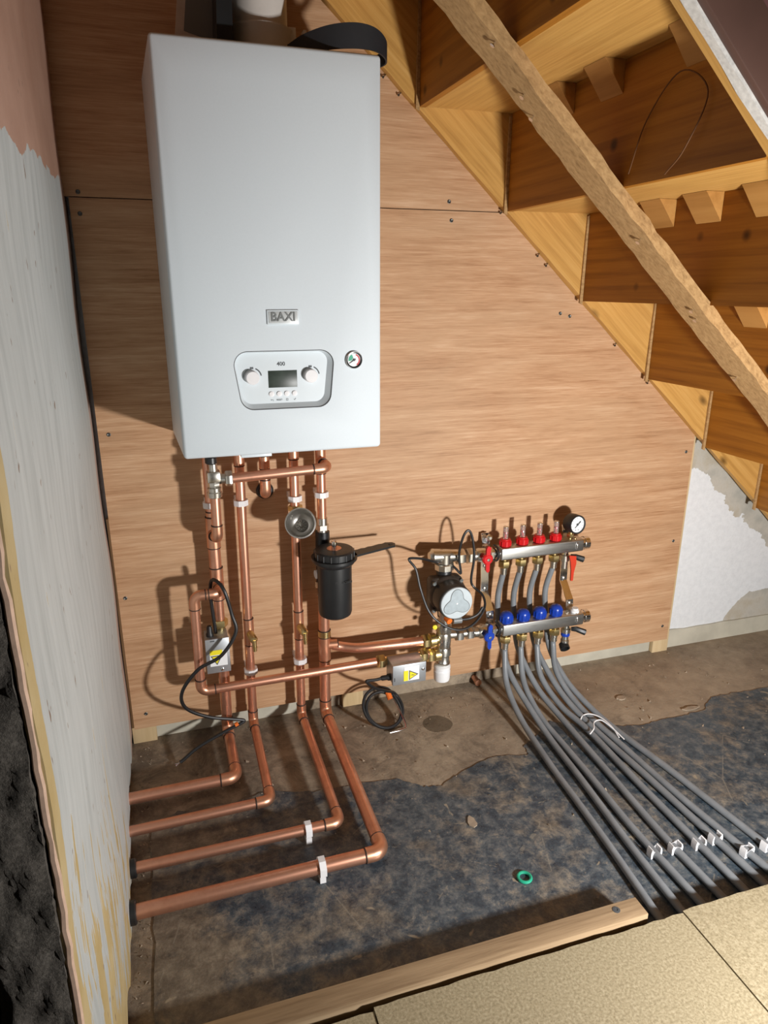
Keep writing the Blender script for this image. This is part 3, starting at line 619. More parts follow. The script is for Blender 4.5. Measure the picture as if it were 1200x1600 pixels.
t = B(); t.tube([(g[0]+0.003, g[1]-0.003, g[2]+0.0018), (g[0]-0.0095, g[1]-0.003, g[2]-0.0062)], [0.0011, 0.0005], 6); obj('needle', t, 'print_grey', pg)
t = B(); t.lathe((g[0], g[1]-0.002, g[2]), (0, -1, 0), [(0.0022, 0), (0.0022, 0.002), (0, 0.0022)], 12); obj('needle_hub', t, 'print_grey', pg)

# flue and clutter on the boiler
fl = thing('flue_pipe', 'off-white plastic flue pipe rising from the boiler top', 'flue', (0.377, -0.15, zt-0.004))
t = B(); t.lathe((0.377, -0.15, zt-0.0035), (0, 0, 1), [(0.050, 0), (0.050, 0.33)], 40); obj('pipe', t, 'flue_white', fl)
t = B(); t.lathe((0.377, -0.15, zt-0.003), (0, 0, 1), [(0.058, 0), (0.058, 0.048), (0.0605, 0.052), (0.0605, 0.056), (0.0505, 0.056)], 40); col = obj('flue_collar', t, 'flue_white', fl)
t = B(); t.box(0.425, 0.4385, -0.176, -0.162, zt, zt+0.058, 0.001); t.box(0.452, 0.458, -0.176, -0.155, zt, zt+0.056, 0.001); t.box(0.436, 0.454, -0.170, -0.164, zt, zt+0.044, 0.001); obj('clamp_ears', t, 'flue_white', col)
pk = thing('document_pouch', 'creased printed card pouch leaning on the boiler top', 'pouch', (0.25, -0.13, zt-0.003))
t = B(); t.prism([(0.222, zt-0.0035), (0.288, zt-0.0035), (0.300, zt+0.050), (0.318, zt+0.16), (0.246, zt+0.16)], 'y', -0.125, -0.150, 0.001); sh_ = obj('card', t, 'cardboard', pk)
t = B(); t.prism([(0.243, zt+0.042), (0.292, zt+0.030), (0.309, zt+0.11), (0.254, zt+0.12)], 'y', -0.1503, -0.1515); obj('printed_panel', t, 'badge_grey', pk)
t = B(); t.prism([(0.200, zt-0.0035), (0.235, zt-0.0035), (0.228, zt+0.012), (0.202, zt+0.016)], 'y', -0.20, -0.206, 0.001); obj('loose_flap', t, 'cardboard', pk)
t = B(); t.prism([(0.290, zt-0.0035), (0.318, zt-0.0035), (0.320, zt+0.12), (0.296, zt+0.12)], 'y', -0.235, -0.160, 0.003); tag(obj('foam_block', t, 'black'), 'black foam packing block on the boiler beside the flue', 'packing')
# strap: upright ribbon arching over the top edge
t = B(); bm = t.bm
sp4 = [(0.415, -0.215, -0.0035, 0.018), (0.440, -0.240, -0.001, 0.030), (0.480, -0.262, 0.004, 0.041), (0.525, -0.268, 0.008, 0.047), (0.562, -0.262, 0.008, 0.044), (0.588, -0.240, 0.004, 0.034), (0.592, -0.215, 0.000, 0.024), (0.565, -0.185, -0.0035, 0.014), (0.540, -0.175, -0.0035, 0.012)]
lo4 = cr([(p[0], p[1], zt+p[2]) for p in sp4], 6); hi4 = cr([(p[0], p[1], zt+p[3]) for p in sp4], 6); rws = []
for i, (p, q) in enumerate(zip(lo4, hi4)):
    d = (lo4[min(i+1, len(lo4)-1)]-lo4[max(i-1, 0)]); nn = Vector((-d.y, d.x, 0)).normalized()*0.0014
    rws.append([bm.verts.new(v) for v in (p+nn, p-nn, q-nn, q+nn)])
for a, c_ in zip(rws, rws[1:]):
    for i in range(4): bm.faces.new((a[i], a[(i+1) % 4], c_[(i+1) % 4], c_[i]))
bm.faces.new(rws[0][::-1]); bm.faces.new(rws[-1])
tag(obj('strap_loop', t, 'strap'), 'black flexible strap looped over the right of the boiler top', 'strap')

# ============================================================ COPPER PIPEWORK
R28, R22 = 0.0140, 0.0110
def ring(p, ax, r, parent, mat='solder', w=0.0015):
    t = B(); t.lathe(p, ax, [(r, -w), (r+0.0006, -w*0.5), (r+0.0006, w*0.5), (r, w)], 20); return obj('solder_ring', t, mat, parent)
def elbow(parent, a, b_c, c_, r, rad=None, leg=0.016):
    a, q, c_ = Vector(a), Vector(b_c), Vector(c_); rad = rad or r*1.5
    arc = arc_corner(a, q, c_, rad); u = (a-q).normalized(); v = (c_-q).normalized()
    p0 = arc[0]+u*leg; p1 = arc[-1]+v*leg
    t = B(); t.tube([p0]+arc+[p1], r+0.0014, 20); e = obj('elbow', t, 'copper_fit', parent)
    ring(p0, u, r+0.0012, e); ring(p1, v, r+0.0012, e); return e
def run(parent, pts, r, first=True, rads=None):
    """straight pipe lengths with elbow fittings at each corner"""
    pts = [Vector(p) for p in pts]
    for i, (a, c_) in enumerate(zip(pts, pts[1:])):
        d = (c_-a).normalized(); a2 = a+d*(r*1.5 if i > 0 else 0); c2 = c_-d*(r*1.5 if i < len(pts)-2 else 0)
        n = max(2, int((c2-a2).length/0.03)); t = B(); t.tube([a2.lerp(c2, k/n) for k in range(n+1)], r, 20); obj('pipe_length', t, 'copper', parent)
    for i in range(1, len(pts)-1): elbow(parent, pts[i-1], pts[i], pts[i+1], r)
def sleeve(parent, p, ax, r, h, mat='copper_fit', name='coupling'):
    t = B(); t.lathe(p, ax, [(r, -h/2), (r+0.0014, -h/2), (r+0.0014, h/2), (r, h/2)], 20); s_ = obj(name, t, mat, parent)
    a = Vector(ax).normalized(); ring(Vector(p)-a*h/2, ax, r+0.0011, s_); ring(Vector(p)+a*h/2, ax, r+0.0011, s_); return s_
def tee(parent, p, ax, r, bax, br, h=0.07, bl=0.035):
    t = B(); t.lathe(p, ax, [(r, -h/2), (r+0.0015, -h/2), (r+0.0015, h/2), (r, h/2)], 20)
    q = Vector(p); t.tube([q, q+Vector(bax).normalized()*bl], br+0.0015, 18); e = obj('tee', t, 'copper_fit', parent)
    a = Vector(ax).normalized(); ring(q-a*h/2, ax, r+0.0012, e); ring(q+a*h/2, ax, r+0.0012, e); ring(q+Vector(bax).normalized()*bl, bax, br+0.0012, e); return e
def drain(parent, p):
    x, y, z = p; t = B()
    t.lathe((x, y, z), (0.25, -1, -0.25), [(0.0095, 0.004), (0.0095, 0.030), (0.0075, 0.033), (0, 0.034)], 16); d = obj('drain_cock', t, 'brass', parent)
    t = B(); t.tube([(x+0.007, y-0.028, z-0.006), (x+0.008, y-0.030, z-0.036)], [0.0062, 0.0046], 12); t.lathe((x+0.0078, y-0.0295, z-0.024), (0, 0, -1), [(0.0058, 0), (0.0058, 0.003)], 12); obj('hose_tail', t, 'brass', d)
ZF = 0.0325
# run 1
r1 = thing('copper_pipe_run', 'leftmost copper pipe run under the boiler, with a forward loop to the manifold', 'pipework', (0.234, -0.045, 0.018))
t = B(); t.tube([(0.232, -0.045, zb+0.004), (0.233, -0.045, 0.575)], R22, 20); obj('pipe_length', t, 'copper', r1)
sleeve(r1, (0.233, -0.045, 0.60), (0, 0, 1), R22, 0.03)
t = B(); t.tube([(0.234, -0.045, 0.575), (0.234, -0.045, 0.44)], R28, 20); obj('pipe_length', t, 'copper', r1)
tee(r1, (0.234, -0.045, 0.565), (0, 0, 1), R28, (0, -1, 0), R22, 0.075, 0.03)
run(r1, [(0.241, -0.100, 0.663), (0.240, -0.100, 0.566), (0.235, -0.060, 0.566)], R22)
tee(r1, (0.235, -0.045, 0.437), (0, 0, 1), R28, (0, -1, 0), R22, 0.08, 0.034)
run(r1, [(0.235, -0.06, 0.437), (0.236, -0.104, 0.437), (0.178, -0.104, 0.437), (0.176, -0.100, 0.188), (0.612, -0.095, 0.190)], R22)
t = B(); t.tube([(0.235, -0.045, 0.44), (0.235, -0.045, 0.339)], R22*1.04, 20); obj('pipe_length', t, 'copper', r1)
run(r1, [(0.235, -0.045, 0.214), (0.234, -0.045, 0.036), (0.234, -0.235, ZF), (-0.009, -0.238, ZF)], 0.0130)
# run 2
r2_ = thing('copper_pipe_run', 'second copper pipe from the left, dropping from the boiler with a brass drain cock', 'pipework', (0.302, -0.045, 0.02))
run(r2_, [(0.303, -0.045, zb-0.040), (0.299, -0.045, 0.045), (0.297, -0.335, ZF), (-0.008, -0.342, ZF)], R22)
sleeve(r2_, (0.303, -0.045, 0.736), (0, 0, 1), R22, 0.035); sleeve(r2_, (0.302, -0.045, 0.300), (0, 0, 1), R22, 0.07)
t = B(); t.tube([(0.303, -0.045, zb+0.004), (0.303, -0.045, zb-0.042)], 0.0075, 14); obj('pipe_length', t, 'copper', r2_)
drain(r2_, (0.302, -0.053, 0.300))
# run 3
r3 = thing('copper_pipe_run', 'third copper pipe from the left, passing behind the metal cup, with a brass drain cock', 'pipework', (0.427, -0.045, 0.02))
run(r3, [(0.428, -0.045, zb+0.004), (0.424, -0.045, 0.040), (0.425, -0.445, ZF), (-0.005, -0.446, ZF)], R22)
sleeve(r3, (0.428, -0.045, 0.745), (0, 0, 1), R22, 0.04); sleeve(r3, (0.426, -0.045, 0.300), (0, 0, 1), R22, 0.075)
t = B(); t.hexa((0.4278, -0.045, 0.606), (0, 0, 1), 0.0175, 0.013); obj('brass_nut', t, 'brass', r3)
drain(r3, (0.426, -0.053, 0.300))
# run 4
r4 = thing('copper_pipe_run', 'rightmost thick copper pipe run through the black filter, branching to the manifold', 'pipework', (0.490, -0.045, 0.018))
t = B(); t.tube([(0.492, -0.045, zb+0.004), (0.492, -0.045, 0.575)], R22, 20); obj('pipe_length', t, 'copper', r4)
run(r4, [(0.491, -0.045, 0.375), (0.488, -0.045, 0.036), (0.487, -0.550, ZF), (-0.004, -0.553, ZF)], R28)
tee(r4, (0.492, -0.045, 0.716), (0, 0, 1), R22, (0, -1, 0), R22, 0.06, 0.028)
tee(r4, (0.490, -0.045, 0.232), (0, 0, 1), R28, (1, -0.12, 0), R22, 0.085, 0.034)
sleeve(r4, (0.4905, -0.045, 0.266), (0, 0, 1), R28+0.0008, 0.018, 'brass', 'brass_band')
t = B(); t.tube(cr([(0.512, -0.047, 0.229), (0.54, -0.052, 0.222), (0.575, -0.066, 0.2205), (0.64, -0.076, 0.222), (0.745, -0.085, 0.2225)], 8), 0.0125, 20); obj('branch_pipe', t, 'copper', r4)
# wall elbow pipe
we = thing('discharge_pipe', 'short copper pipe elbowing into the wall through a black collar', 'pipework', (0.360, -0.045, 0.65))
t = B(); t.tube([(0.360, -0.045, zb+0.004), (0.360, -0.045, 0.67)], R22, 18); obj('pipe_length', t, 'copper', we)
elbow(we, (0.360, -0.045, 0.72), (0.360, -0.045, 0.644), (0.364, 0.0, 0.644), R22, leg=0.02)
t = B(); t.lathe((0.364, -0.0005, 0.643), (0, -1, 0), [(0.0125, 0), (0.0205, 0), (0.0205, 0.004), (0.0165, 0.008), (0.0125, 0.008)], 28); obj('collar', t, 'rubber', we)
sleeve(we, (0.360, -0.045, 0.722), (0, 0, 1), R22, 0.03)
# bypass pipe
bp = thing('bypass_pipe', 'horizontal copper pipe crossing just below the boiler from the nickel valve', 'pipework', (0.38, -0.1, 0.70))
run(bp, [(0.281, -0.100, 0.704), (0.499, -0.100, 0.712), (0.494, -0.072, 0.714)], R22)
# bypass valve
bv = thing('bypass_valve', 'nickel bypass valve with black knob under the boiler left corner', 'valve', (0.243, -0.10, 0.66))
t = B(); t.lathe((0.241, -0.1, 0.664), (0, 0, 1), [(0.0115, 0), (0.0155, 0.001), (0.0165, 0.012), (0.0145, 0.014), (0.0150, 0.022), (0.0115, 0.024)], 20); obj('compression_nut', t, 'nickel', bv)
t = B(); t.lathe((0.241, -0.1, 0.688), (0, 0, 1), [(0.013, 0), (0.0145, 0.003), (0.0145, 0.010), (0.013, 0.012)], 8); t.box(0.2265, 0.2555, -0.1145, -0.0855, 0.699, 0.724, 0.004); obj('valve_body', t, 'nickel', bv)
t = B(); t.lathe((0.241, -0.1, 0.722), (0, 0, 1), [(0.0095, 0), (0.0095, 0.017), (0.008, 0.019)], 20); obj('valve_stem', t, 'nickel', bv)
t = B(); t.lathe((0.238, -0.1, 0.740), (0, 0, 1), [(0.010, 0), (0.013, 0.002), (0.013, 0.014), (0.010, 0.018), (0.009, 0.032), (0, 0.033)], 12); obj('knob', t, 'black', bv)
t = B(); t.lathe((0.2555, -0.1, 0.7045), (1, 0.0, 0), [(0.0115, 0), (0.0115, 0.010)], 18); t.hexa((0.273, -0.1, 0.7045), (1, 0, 0), 0.0175, 0.015); obj('side_nut', t, 'nickel', bv)

# white pipe clips on the wall
def clip(p, ax, r, base, label, g='white pipe clips'):
    p = Vector(p); a = Vector(ax); t = B()
    R_ = r+0.0004
    t.lathe(p, ax, [(R_, -0.006), (R_+0.006, -0.0065), (R_+0.006, 0.0065), (R_, 0.006), (R_, -0.006)], 8, math.pi/8)
    bm = t.bm
    d = Vector(base)-p; dn = d.normalized(); w_ = a.cross(dn).normalized()
    q0 = p+dn*(R_+0.003); q1 = Vector(base)
    for s_ in (0,):
        vs_ = []
        for q in (q0, q1):
            for (e1, e2) in ((-1, -1), (1, -1), (1, 1), (-1, 1)): vs_.append(bm.verts.new(q+w_*0.011*e1+a*0.0058*e2))
        for f in ((3, 2, 1, 0), (4, 5, 6, 7), (0, 1, 5, 4), (1, 2, 6, 5), (2, 3, 7, 6), (3, 0, 4, 7)): bm.faces.new([vs_[i] for i in f])
    return tag(obj('pipe_clip', t, 'white_plastic', None, sharp=20), label, 'pipe clip', g)
UP = (0, 0, 1)
clip((0.2325, -0.045, 0.632), UP, R22, (0.2325, -0.0002, 0.632), 'white pipe clip half hidden behind the nickel valve tail')
clip((0.3015, -0.045, 0.631), UP, R22, (0.3015, -0.0002, 0.631), 'white pipe clip on the second copper pipe, just below the boiler')
clip((0.4275, -0.045, 0.630), UP, R22, (0.4275, -0.0002, 0.630), 'white pipe clip on the pipe just above the metal cup')
clip((0.4920, -0.045, 0.634), UP, R22, (0.4920, -0.0002, 0.634), 'white pipe clip on the pipe above the black filter')
clip((0.3005, -0.045, 0.192), UP, R22, (0.3005, -0.0002, 0.192), 'white pipe clip low on the second pipe, below its drain cock')
clip((0.4255, -0.045, 0.200), UP, R22, (0.4255, -0.0002, 0.200), 'white pipe clip low on the third pipe, below its drain cock')
clip((0.357, -0.4455, ZF), (1, 0, 0), R22, (0.357, -0.4455, 0.0024), 'white pipe clip standing on the floor under the thinner front pipe')
clip((0.362, -0.5515, ZF), (1, 0, 0), R28, (0.362, -0.5515, 0.0024), 'white pipe clip standing on the floor under the thick front pipe')
for (y, z, r, lb) in ((-0.446, ZF, R22, 'second nearest'), (-0.553, ZF, R28, 'nearest')):
    x0 = 0.0085 if r == R22 else 0.010
    t = B(); t.lathe((x0, y, z), (1, 0, 0), [(r+0.0004, 0), (r+0.007, 0), (r+0.007, 0.009), (r+0.005, 0.011), (r+0.0004, 0.011)], 24)
    tag(obj('pipe_collar', t, 'rubber'), 'black rubber collar where the %s floor pipe enters the wall' % ('thick front' if r == R28 else 'thinner front'), 'collar')

# metal cup (tundish)
cu = thing('tundish_cup', 'grey metal cup with perforated bottom in front of the third pipe', 'tundish', (0.427, -0.06, 0.59))
ax = Vector((-0.22, -0.86, 0.42)).normalized(); rim = Vector((0.4235, -0.128, 0.5945))
oc = rim-ax*0.050
t = B(); t.lathe(oc, ax, [(0.006, -0.012), (0.012, 0.0), (0.022, 0.008), (0.030, 0.022), (0.0335, 0.042), (0.0355, 0.048), (0.0355, 0.051), (0.0335, 0.0515), (0.0320, 0.049), (0.0312, 0.042), (0.028, 0.022), (0.020, 0.010), (0.010, 0.006), (0, 0.006)], 40); obj('bowl', t, 'cup', cu)
t = B(); t.lathe(oc, ax, [(0.0135, 0.006), (0.013, 0.0108), (0.007, 0.011), (0.004, 0.015), (0, 0.0155)], 20); bs = obj('boss', t, 'nickel', cu)
u_ = ax.cross(Vector((0, 0, 1))).normalized(); w2 = ax.cross(u_)
for k in range(10):
    a = 2*math.pi*k/10; q = oc+ax*0.0104+(u_*math.cos(a)+w2*math.sin(a))*0.0100
    t = B(); t.lathe(q, ax, [(0.0014, -0.0012), (0.0014, 0.0006), (0, 0.0007)], 8); obj('hole', t, 'print_grey', bs)
t = B(); t.tube([tuple(oc-ax*0.010), (0.4275, -0.058, 0.575)], 0.007, 14); obj('stub', t, 'brass', cu)

# magnetic filter
mf = thing('magnetic_filter', 'black cylindrical heating filter with silver vent and black spanner', 'filter', (0.502, -0.115, 0.345))
fx, fy = 0.503, -0.118
t = B(); t.lathe((fx, fy, 0.347), UP, [(0, 0), (0.030, 0.002), (0.0385, 0.008), (0.0405, 0.016), (0.0410, 0.135)], 48); bd_ = obj('canister', t, 'black', mf)
text_mesh('raised_lettering', 'MAGNACLEAN', 0.0075, 'black', bd_, fx+0.012, fy-0.0395, 0.449, depth=0.0012, sxy=(0.8, 1))
t = B(); t.lathe((fx, fy, 0.482), UP, [(0.0415, 0), (0.047, 0.004), (0.050, 0.009), (0.050, 0.013), (0.046, 0.016)], 48); obj('clamp_ring', t, 'black', mf)
t = B(); prof = []
n = 40
t.lathe((fx, fy, 0.4985), UP, [(0.046, 0), (0.0475, 0.002), (0.0475, 0.018), (0.044, 0.021), (0.020, 0.023), (0.018, 0.0225), (0, 0.0225)], 40); ld_ = obj('lid', t, 'black', mf)
for k in range(16):
    a = 2*math.pi*k/16; t = B(); t.tube([(fx+0.0470*math.cos(a), fy+0.0470*math.sin(a), 0.5005), (fx+0.0470*math.cos(a), fy+0.0470*math.sin(a), 0.516)], 0.0022, 6); obj('grip_rib', t, 'black', ld_)
t = B(); t.lathe((fx, fy, 0.5212), UP, [(0.0175, 0), (0.0175, 0.0006), (0, 0.0008)], 24); obj('vent_disc', t, 'copper', ld_)  # copper tone stands in for the brownish reflection on this disc
t = B(); t.lathe((fx, fy, 0.5218), UP, [(0.006, 0), (0.006, 0.007), (0.0078, 0.008), (0.0078, 0.016), (0.006, 0.018), (0.003, 0.016), (0, 0.016)], 16); obj('vent_screw', t, 'chrome', ld_)
pts = []
for k in range(13):
    q = k/12; pts.append((fx+0.035+q*0.125, fy-0.016+q*0.040+0.003*q))
top = [(fx+0.165, fy+0.040), (fx+0.160, fy+0.050), (fx+0.150, fy+0.052)]
for k in range(12):
    q = 1-k/11; top.append((fx+0.035+q*0.108, fy+0.018+q*0.034+0.0018*math.cos(k*2.6)))
t = B(); t.prism(pts+top, 'z', 0.4965, 0.5015, 0.0008); sp_ = obj('spanner', t, 'black', mf)
t = B(); t.lathe((fx, fy, 0.4955), UP, [(0.0485, 0), (0.0545, 0), (0.0545, 0.006), (0.0485, 0.006)], 40); obj('spanner_ring', t, 'black', sp_)
t = B(); t.lathe((fx+0.152, fy+0.0385, 0.5012), UP, [(0.0035, 0), (0.0055, 0), (0.0055, 0.0012), (0.0035, 0.0012)], 16); obj('hang_hole', t, 'rubber', sp_)
t = B(); t.tube([(0.492, -0.045, 0.575), (0.492, -0.045, 0.535)], 0.013, 16); t.lathe((0.492, -0.045, 0.552), UP, [(0.0165, -0.006), (0.0165, 0.006)], 6); vtop = obj('inlet_valve', t, 'nickel', mf)
t = B(); t.tube([(0.492, -0.045, 0.540), (0.492, -0.045, 0.390)], 0.0175, 18); t.box(0.478, 0.520, -0.085, -0.045, 0.40, 0.50, 0.004); obj('manifold_block', t, 'black', mf)
t = B(); t.tube([(0.491, -0.045, 0.405), (0.491, -0.045, 0.372)], 0.0165, 18); t.lathe((0.491, -0.045, 0.402), UP, [(0.020, -0.008), (0.020, 0.008)], 6); obj('outlet_nut', t, 'nickel', mf)
t = B(); t.lathe((0.475, -0.058, 0.435), (-1, -0.2, 0), [(0.011, 0), (0.011, 0.006), (0, 0.007)], 14); obj('side_cap', t, 'label_white', mf)

# motorised valves
def zone_valve(label, pipe_c, rot):
    th = thing('motorised_valve', label, 'valve', (0, 0, 0))
    cy, cz = -0.031, -0.014
    ob = []
    def put(name, t, mat, par=th):
        o = obj(name, t, mat, par, local=True); ob.append(o); return o
    t = B(); t.box(-0.0435, 0.0435, cy-0.026, cy+0.030, cz-0.0265, cz+0.0265, 0.0025); bxo = put('motor_box', t, 'galv')
    FYv = cy-0.0265
    t = B(); t.box(-0.0445, 0.0445, cy-0.0268, cy-0.018, cz-0.0275, cz+0.0275, 0.001); put('cover', t, 'galv', bxo)
    FYv = cy-0.0268
    t = B(); t.box(-0.014, 0.026, FYv-0.0005, FYv+0.0002, cz-0.019, cz+0.021); lb = put('warning_label', t, 'label_white', bxo)
    t = B(); t.box(-0.0155, -0.0035, FYv-0.0009, FYv-0.0004, cz-0.0185, cz+0.010); put('yellow_strip', t, 'yellow', lb)
    t = B(); t.prism([(-0.0015, cz-0.0175), (0.0235, cz-0.0035), (-0.0015, cz+0.0105)], 'y', FYv-0.0004, FYv-0.0009); put('triangle_border', t, 'print_grey', lb)
    t = B(); t.prism([(0.0005, cz-0.0140), (0.0190, cz-0.0035), (0.0005, cz+0.0070)], 'y', FYv-0.0008, FYv-0.0013); put('warning_triangle', t, 'yellow', lb)
    t = B(); t.prism([(0.0025, cz-0.0045), (0.0080, cz-0.0020), (0.0078, cz-0.0038), (0.0150, cz-0.0030), (0.0088, cz-0.0062), (0.0090, cz-0.0046)], 'y', FYv-0.0012, FYv-0.0016); put('lightning_bolt', t, 'print_grey', lb)
    t = B(); t.lathe((0.036, FYv, cz+0.008), (0, -1, 0), [(0.0040, 0), (0.0040, 0.0015), (0.002, 0.0025), (0, 0.0025)], 12); put('cover_screw', t, 'chrome', bxo)
    t = B(); t.box(-0.041, -0.0385, FYv-0.0006, FYv+0.0003, cz-0.016, cz-0.006); put('slot', t, 'print_grey', bxo)
    t = B(); t.lathe((-0.0435, cy-0.004, cz-0.014), (-1, 0, 0), [(0.009, 0), (0.009, 0.006), (0.0065, 0.010), (0.0065, 0.022), (0.0045, 0.026)], 14); put('cable_gland', t, 'rubber', bxo)
    t = B(); t.tube([(-0.050, 0, 0), (0.050, 0, 0)], 0.0115, 16); put('valve_body', t, 'brass')
    for s_ in (-1, 1):
        t = B(); t.hexa((s_*0.058, 0, 0), (1, 0, 0), 0.0185, 0.018); put('compression_nut', t, 'brass')
    th.location = pipe_c; th.rotation_euler = (0, rot, 0)
    return th
def pipe_mesh_child(name, pts, r, mat, parent, n=10):
    t = B(); t.tube(pts, r, n); o = obj(name, t, mat, None); o.parent = parent
    bpy.context.view_layer.update(); o.matrix_parent_inverse = parent.matrix_world.inverted(); return o
v2 = zone_valve('galvanised motorised valve with yellow warning label low beside the manifold pump', (0.6835, -0.095, 0.189), 0.0)
v1 = zone_valve('galvanised motorised valve with inverted yellow warning triangle on the left copper pipe', (0.2350, -0.045, 0.2765), math.pi/2)
t = B(); t.tube([(0.747, -0.0945, 0.188), (0.762, -0.087, 0.179)], 0.011, 16); obj('copper_stub', t, 'copper', v2)
# valve cables
c1 = cr([(0.221, -0.082, 0.325), (0.220, -0.079, 0.345), (0.216, -0.076, 0.42), (0.220, -0.085, 0.461), (0.232, -0.112, 0.468), (0.245, -0.130, 0.449), (0.257, -0.130, 0.392), (0.263, -0.135, 0.348), (0.226, -0.140, 0.296), (0.173, -0.134, 0.266), (0.133, -0.122, 0.208), (0.137, -0.112, 0.158), (0.186, -0.10, 0.116), (0.250, -0.088, 0.088), (0.272, -0.086, 0.079), (0.262, -0.088, 0.073), (0.222, -0.092, 0.060), (0.158, -0.10, 0.036), (0.121, -0.108, 0.014), (0.112, -0.110, 0.010)], 8)
cb = pipe_mesh_child('cable', c1, 0.0042, 'rubber', v1)
pipe_mesh_child('cable_tag', [(0.2575, -0.0875, 0.0745), (0.2495, -0.0885, 0.0715)], 0.0055, 'orange', v1)
for k in range(3): pipe_mesh_child('bare_wire', [(0.113, -0.110, 0.0105), (0.106-0.001*k, -0.112-0.003*k, 0.008), (0.101+0.001*k, -0.110-0.006*k, 0.007+0.002*k)], 0.0012, ('chrome', 'pink_wire', 'chrome')[k], v1, 6)
coil = []
cc = Vector((0.634, -0.085, 0.044)); e1 = Vector((1, 0, -0.28)).normalized(); e2 = Vector((0.12, 0.62, 0.70)).normalized()
for k in range(0, 58):
    a = math.radians(50-k*12.5); rr_ = 0.057 if k < 29 else 0.050
    coil.append(cc+e1*math.cos(a)*rr_+e2*math.sin(a)*rr_*0.92+Vector((0, -0.0045 if k < 29 else -0.010, 0.003 if k < 29 else 0.0)))
c2 = cr([(0.617, -0.1305, 0.161-0.0), (0.600, -0.131, 0.160), (0.580, -0.131, 0.161), (0.578, -0.13, 0.157), (0.60, -0.118, 0.130), (0.640, -0.100, 0.102)]+[tuple(p) for p in coil[::3]], 5)
cb2 = pipe_mesh_child('cable', c2, 0.0040, 'rubber', v2)
pipe_mesh_child('cable_tag', [(0.652, -0.072, 0.079), (0.655, -0.085, 0.066)], 0.0075, 'orange', v2)
pipe_mesh_child('bare_wire', cr([tuple(coil[-1]), (0.684, -0.125, 0.010), (0.668, -0.139, 0.006), (0.640, -0.146, 0.006)], 5), 0.0012, 'pink_wire', v2, 6)
pipe_mesh_child('bare_wire', cr([tuple(coil[-1]), (0.686, -0.130, 0.012), (0.672, -0.144, 0.008), (0.634, -0.148, 0.008)], 5), 0.0012, 'chrome', v2, 6)

# ============================================================ MANIFOLD
UY, UZ, LY, LZ = -0.060, 0.436, -0.092, 0.229
PX = [0.981, 1.0313, 1.0816, 1.1319]
mn = thing('heating_manifold', 'four-port stainless underfloor heating manifold with red meters and blue caps', 'manifold', (1.08, -0.06, 0.19))
def bar(y, z, label):
    t = B(); t.box(0.963, 1.212, y-0.018, y+0.018, z-0.017, z+0.017, 0.004, 3); br = obj('manifold_bar', t, 'steel', mn); br['label'] = label
    t = B(); t.lathe((1.211, y, z), (1, 0, 0), [(0.0165, 0), (0.0165, 0.008), (0.0185, 0.009), (0.0185, 0.022), (0.0165, 0.024), (0.008, 0.023), (0, 0.023)], 24); obj('end_plug', t, 'chrome', br)
    t = B(); t.lathe((0.964, y, z), (-1, 0, 0), [(0.0135, 0), (0.0135, 0.022)], 20); obj('inlet_stub', t, 'chrome', br)
    return br
ub = bar(UY, UZ, 'upper flow bar'); lb_ = bar(LY, LZ, 'lower return bar')
grey = []
for i, x in enumerate(PX):
    # flow meter
    t = B(); t.lathe((x, UY, UZ+0.0172), UP, [(0.0125, 0), (0.0155, 0.002), (0.0155, 0.016), (0.0135, 0.018), (0.0135, 0.021), (0.009, 0.022), (0.009, 0.0205), (0, 0.0205)], 20); fm = obj('flow_meter', t, 'red', mn)
    for k in range(10):
        a = 2*math.pi*k/10; t = B(); t.tube([(x+0.0153*math.cos(a), UY+0.0153*math.sin(a), UZ+0.020), (x+0.0153*math.cos(a), UY+0.0153*math.sin(a), UZ+0.0325)], 0.0015, 6); obj('grip_rib', t, 'red', fm)
    t = B(); t.lathe((x, UY, UZ+0.0385), UP, [(0.0068, 0), (0.0068, 0.029), (0.0055, 0.031), (0, 0.031)], 16); obj('sight_glass', t, 'tube', fm)
    t = B(); t.tube([(x, UY, UZ+0.039), (x, UY, UZ+0.052)], 0.002, 8); t.lathe((x, UY, UZ+0.052), UP, [(0.0042, 0), (0.0042, 0.004), (0, 0.004)], 10); obj('float', t, 'red', fm)
    t = B(); t.lathe((x, UY, UZ+0.0695), UP, [(0.0069, 0), (0.0069, 0.002), (0, 0.0022)], 14); obj('glass_cap', t, 'nickel', fm)
    # blue cap
    t = B(); t.lathe((x, LY, LZ+0.0172), UP, [(0.0150, 0), (0.0172, 0.003), (0.0175, 0.016), (0.0165, 0.022), (0.0125, 0.0275), (0.006, 0.030), (0, 0.0305)], 24); bc = obj('valve_cap', t, 'blue', mn)
    for k in range(12):
        a = 2*math.pi*k/12; t = B(); t.tube([(x+0.0172*math.cos(a), LY+0.0172*math.sin(a), LZ+0.020), (x+0.0172*math.cos(a), LY+0.0172*math.sin(a), LZ+0.036)], 0.0014, 6); obj('grip_rib', t, 'blue', bc)
    for (y, z) in ((UY, UZ), (LY, LZ)):
        t = B(); t.lathe((x, y, z-0.0172), (0, 0, -1), [(0.0095, 0), (0.0095, 0.006)], 16); t.hexa((x, y, z-0.033), UP, 0.0160, 0.018); pn = obj('pipe_nut', t, 'brass', mn)
        t = B(); t.lathe((x, y, z-0.0425), (0, 0, -1), [(0.0105, 0), (0.0105, 0.006), (0.0094, 0.007), (0.0094, 0.020)], 18); obj('ferrule', t, 'nickel', pn)
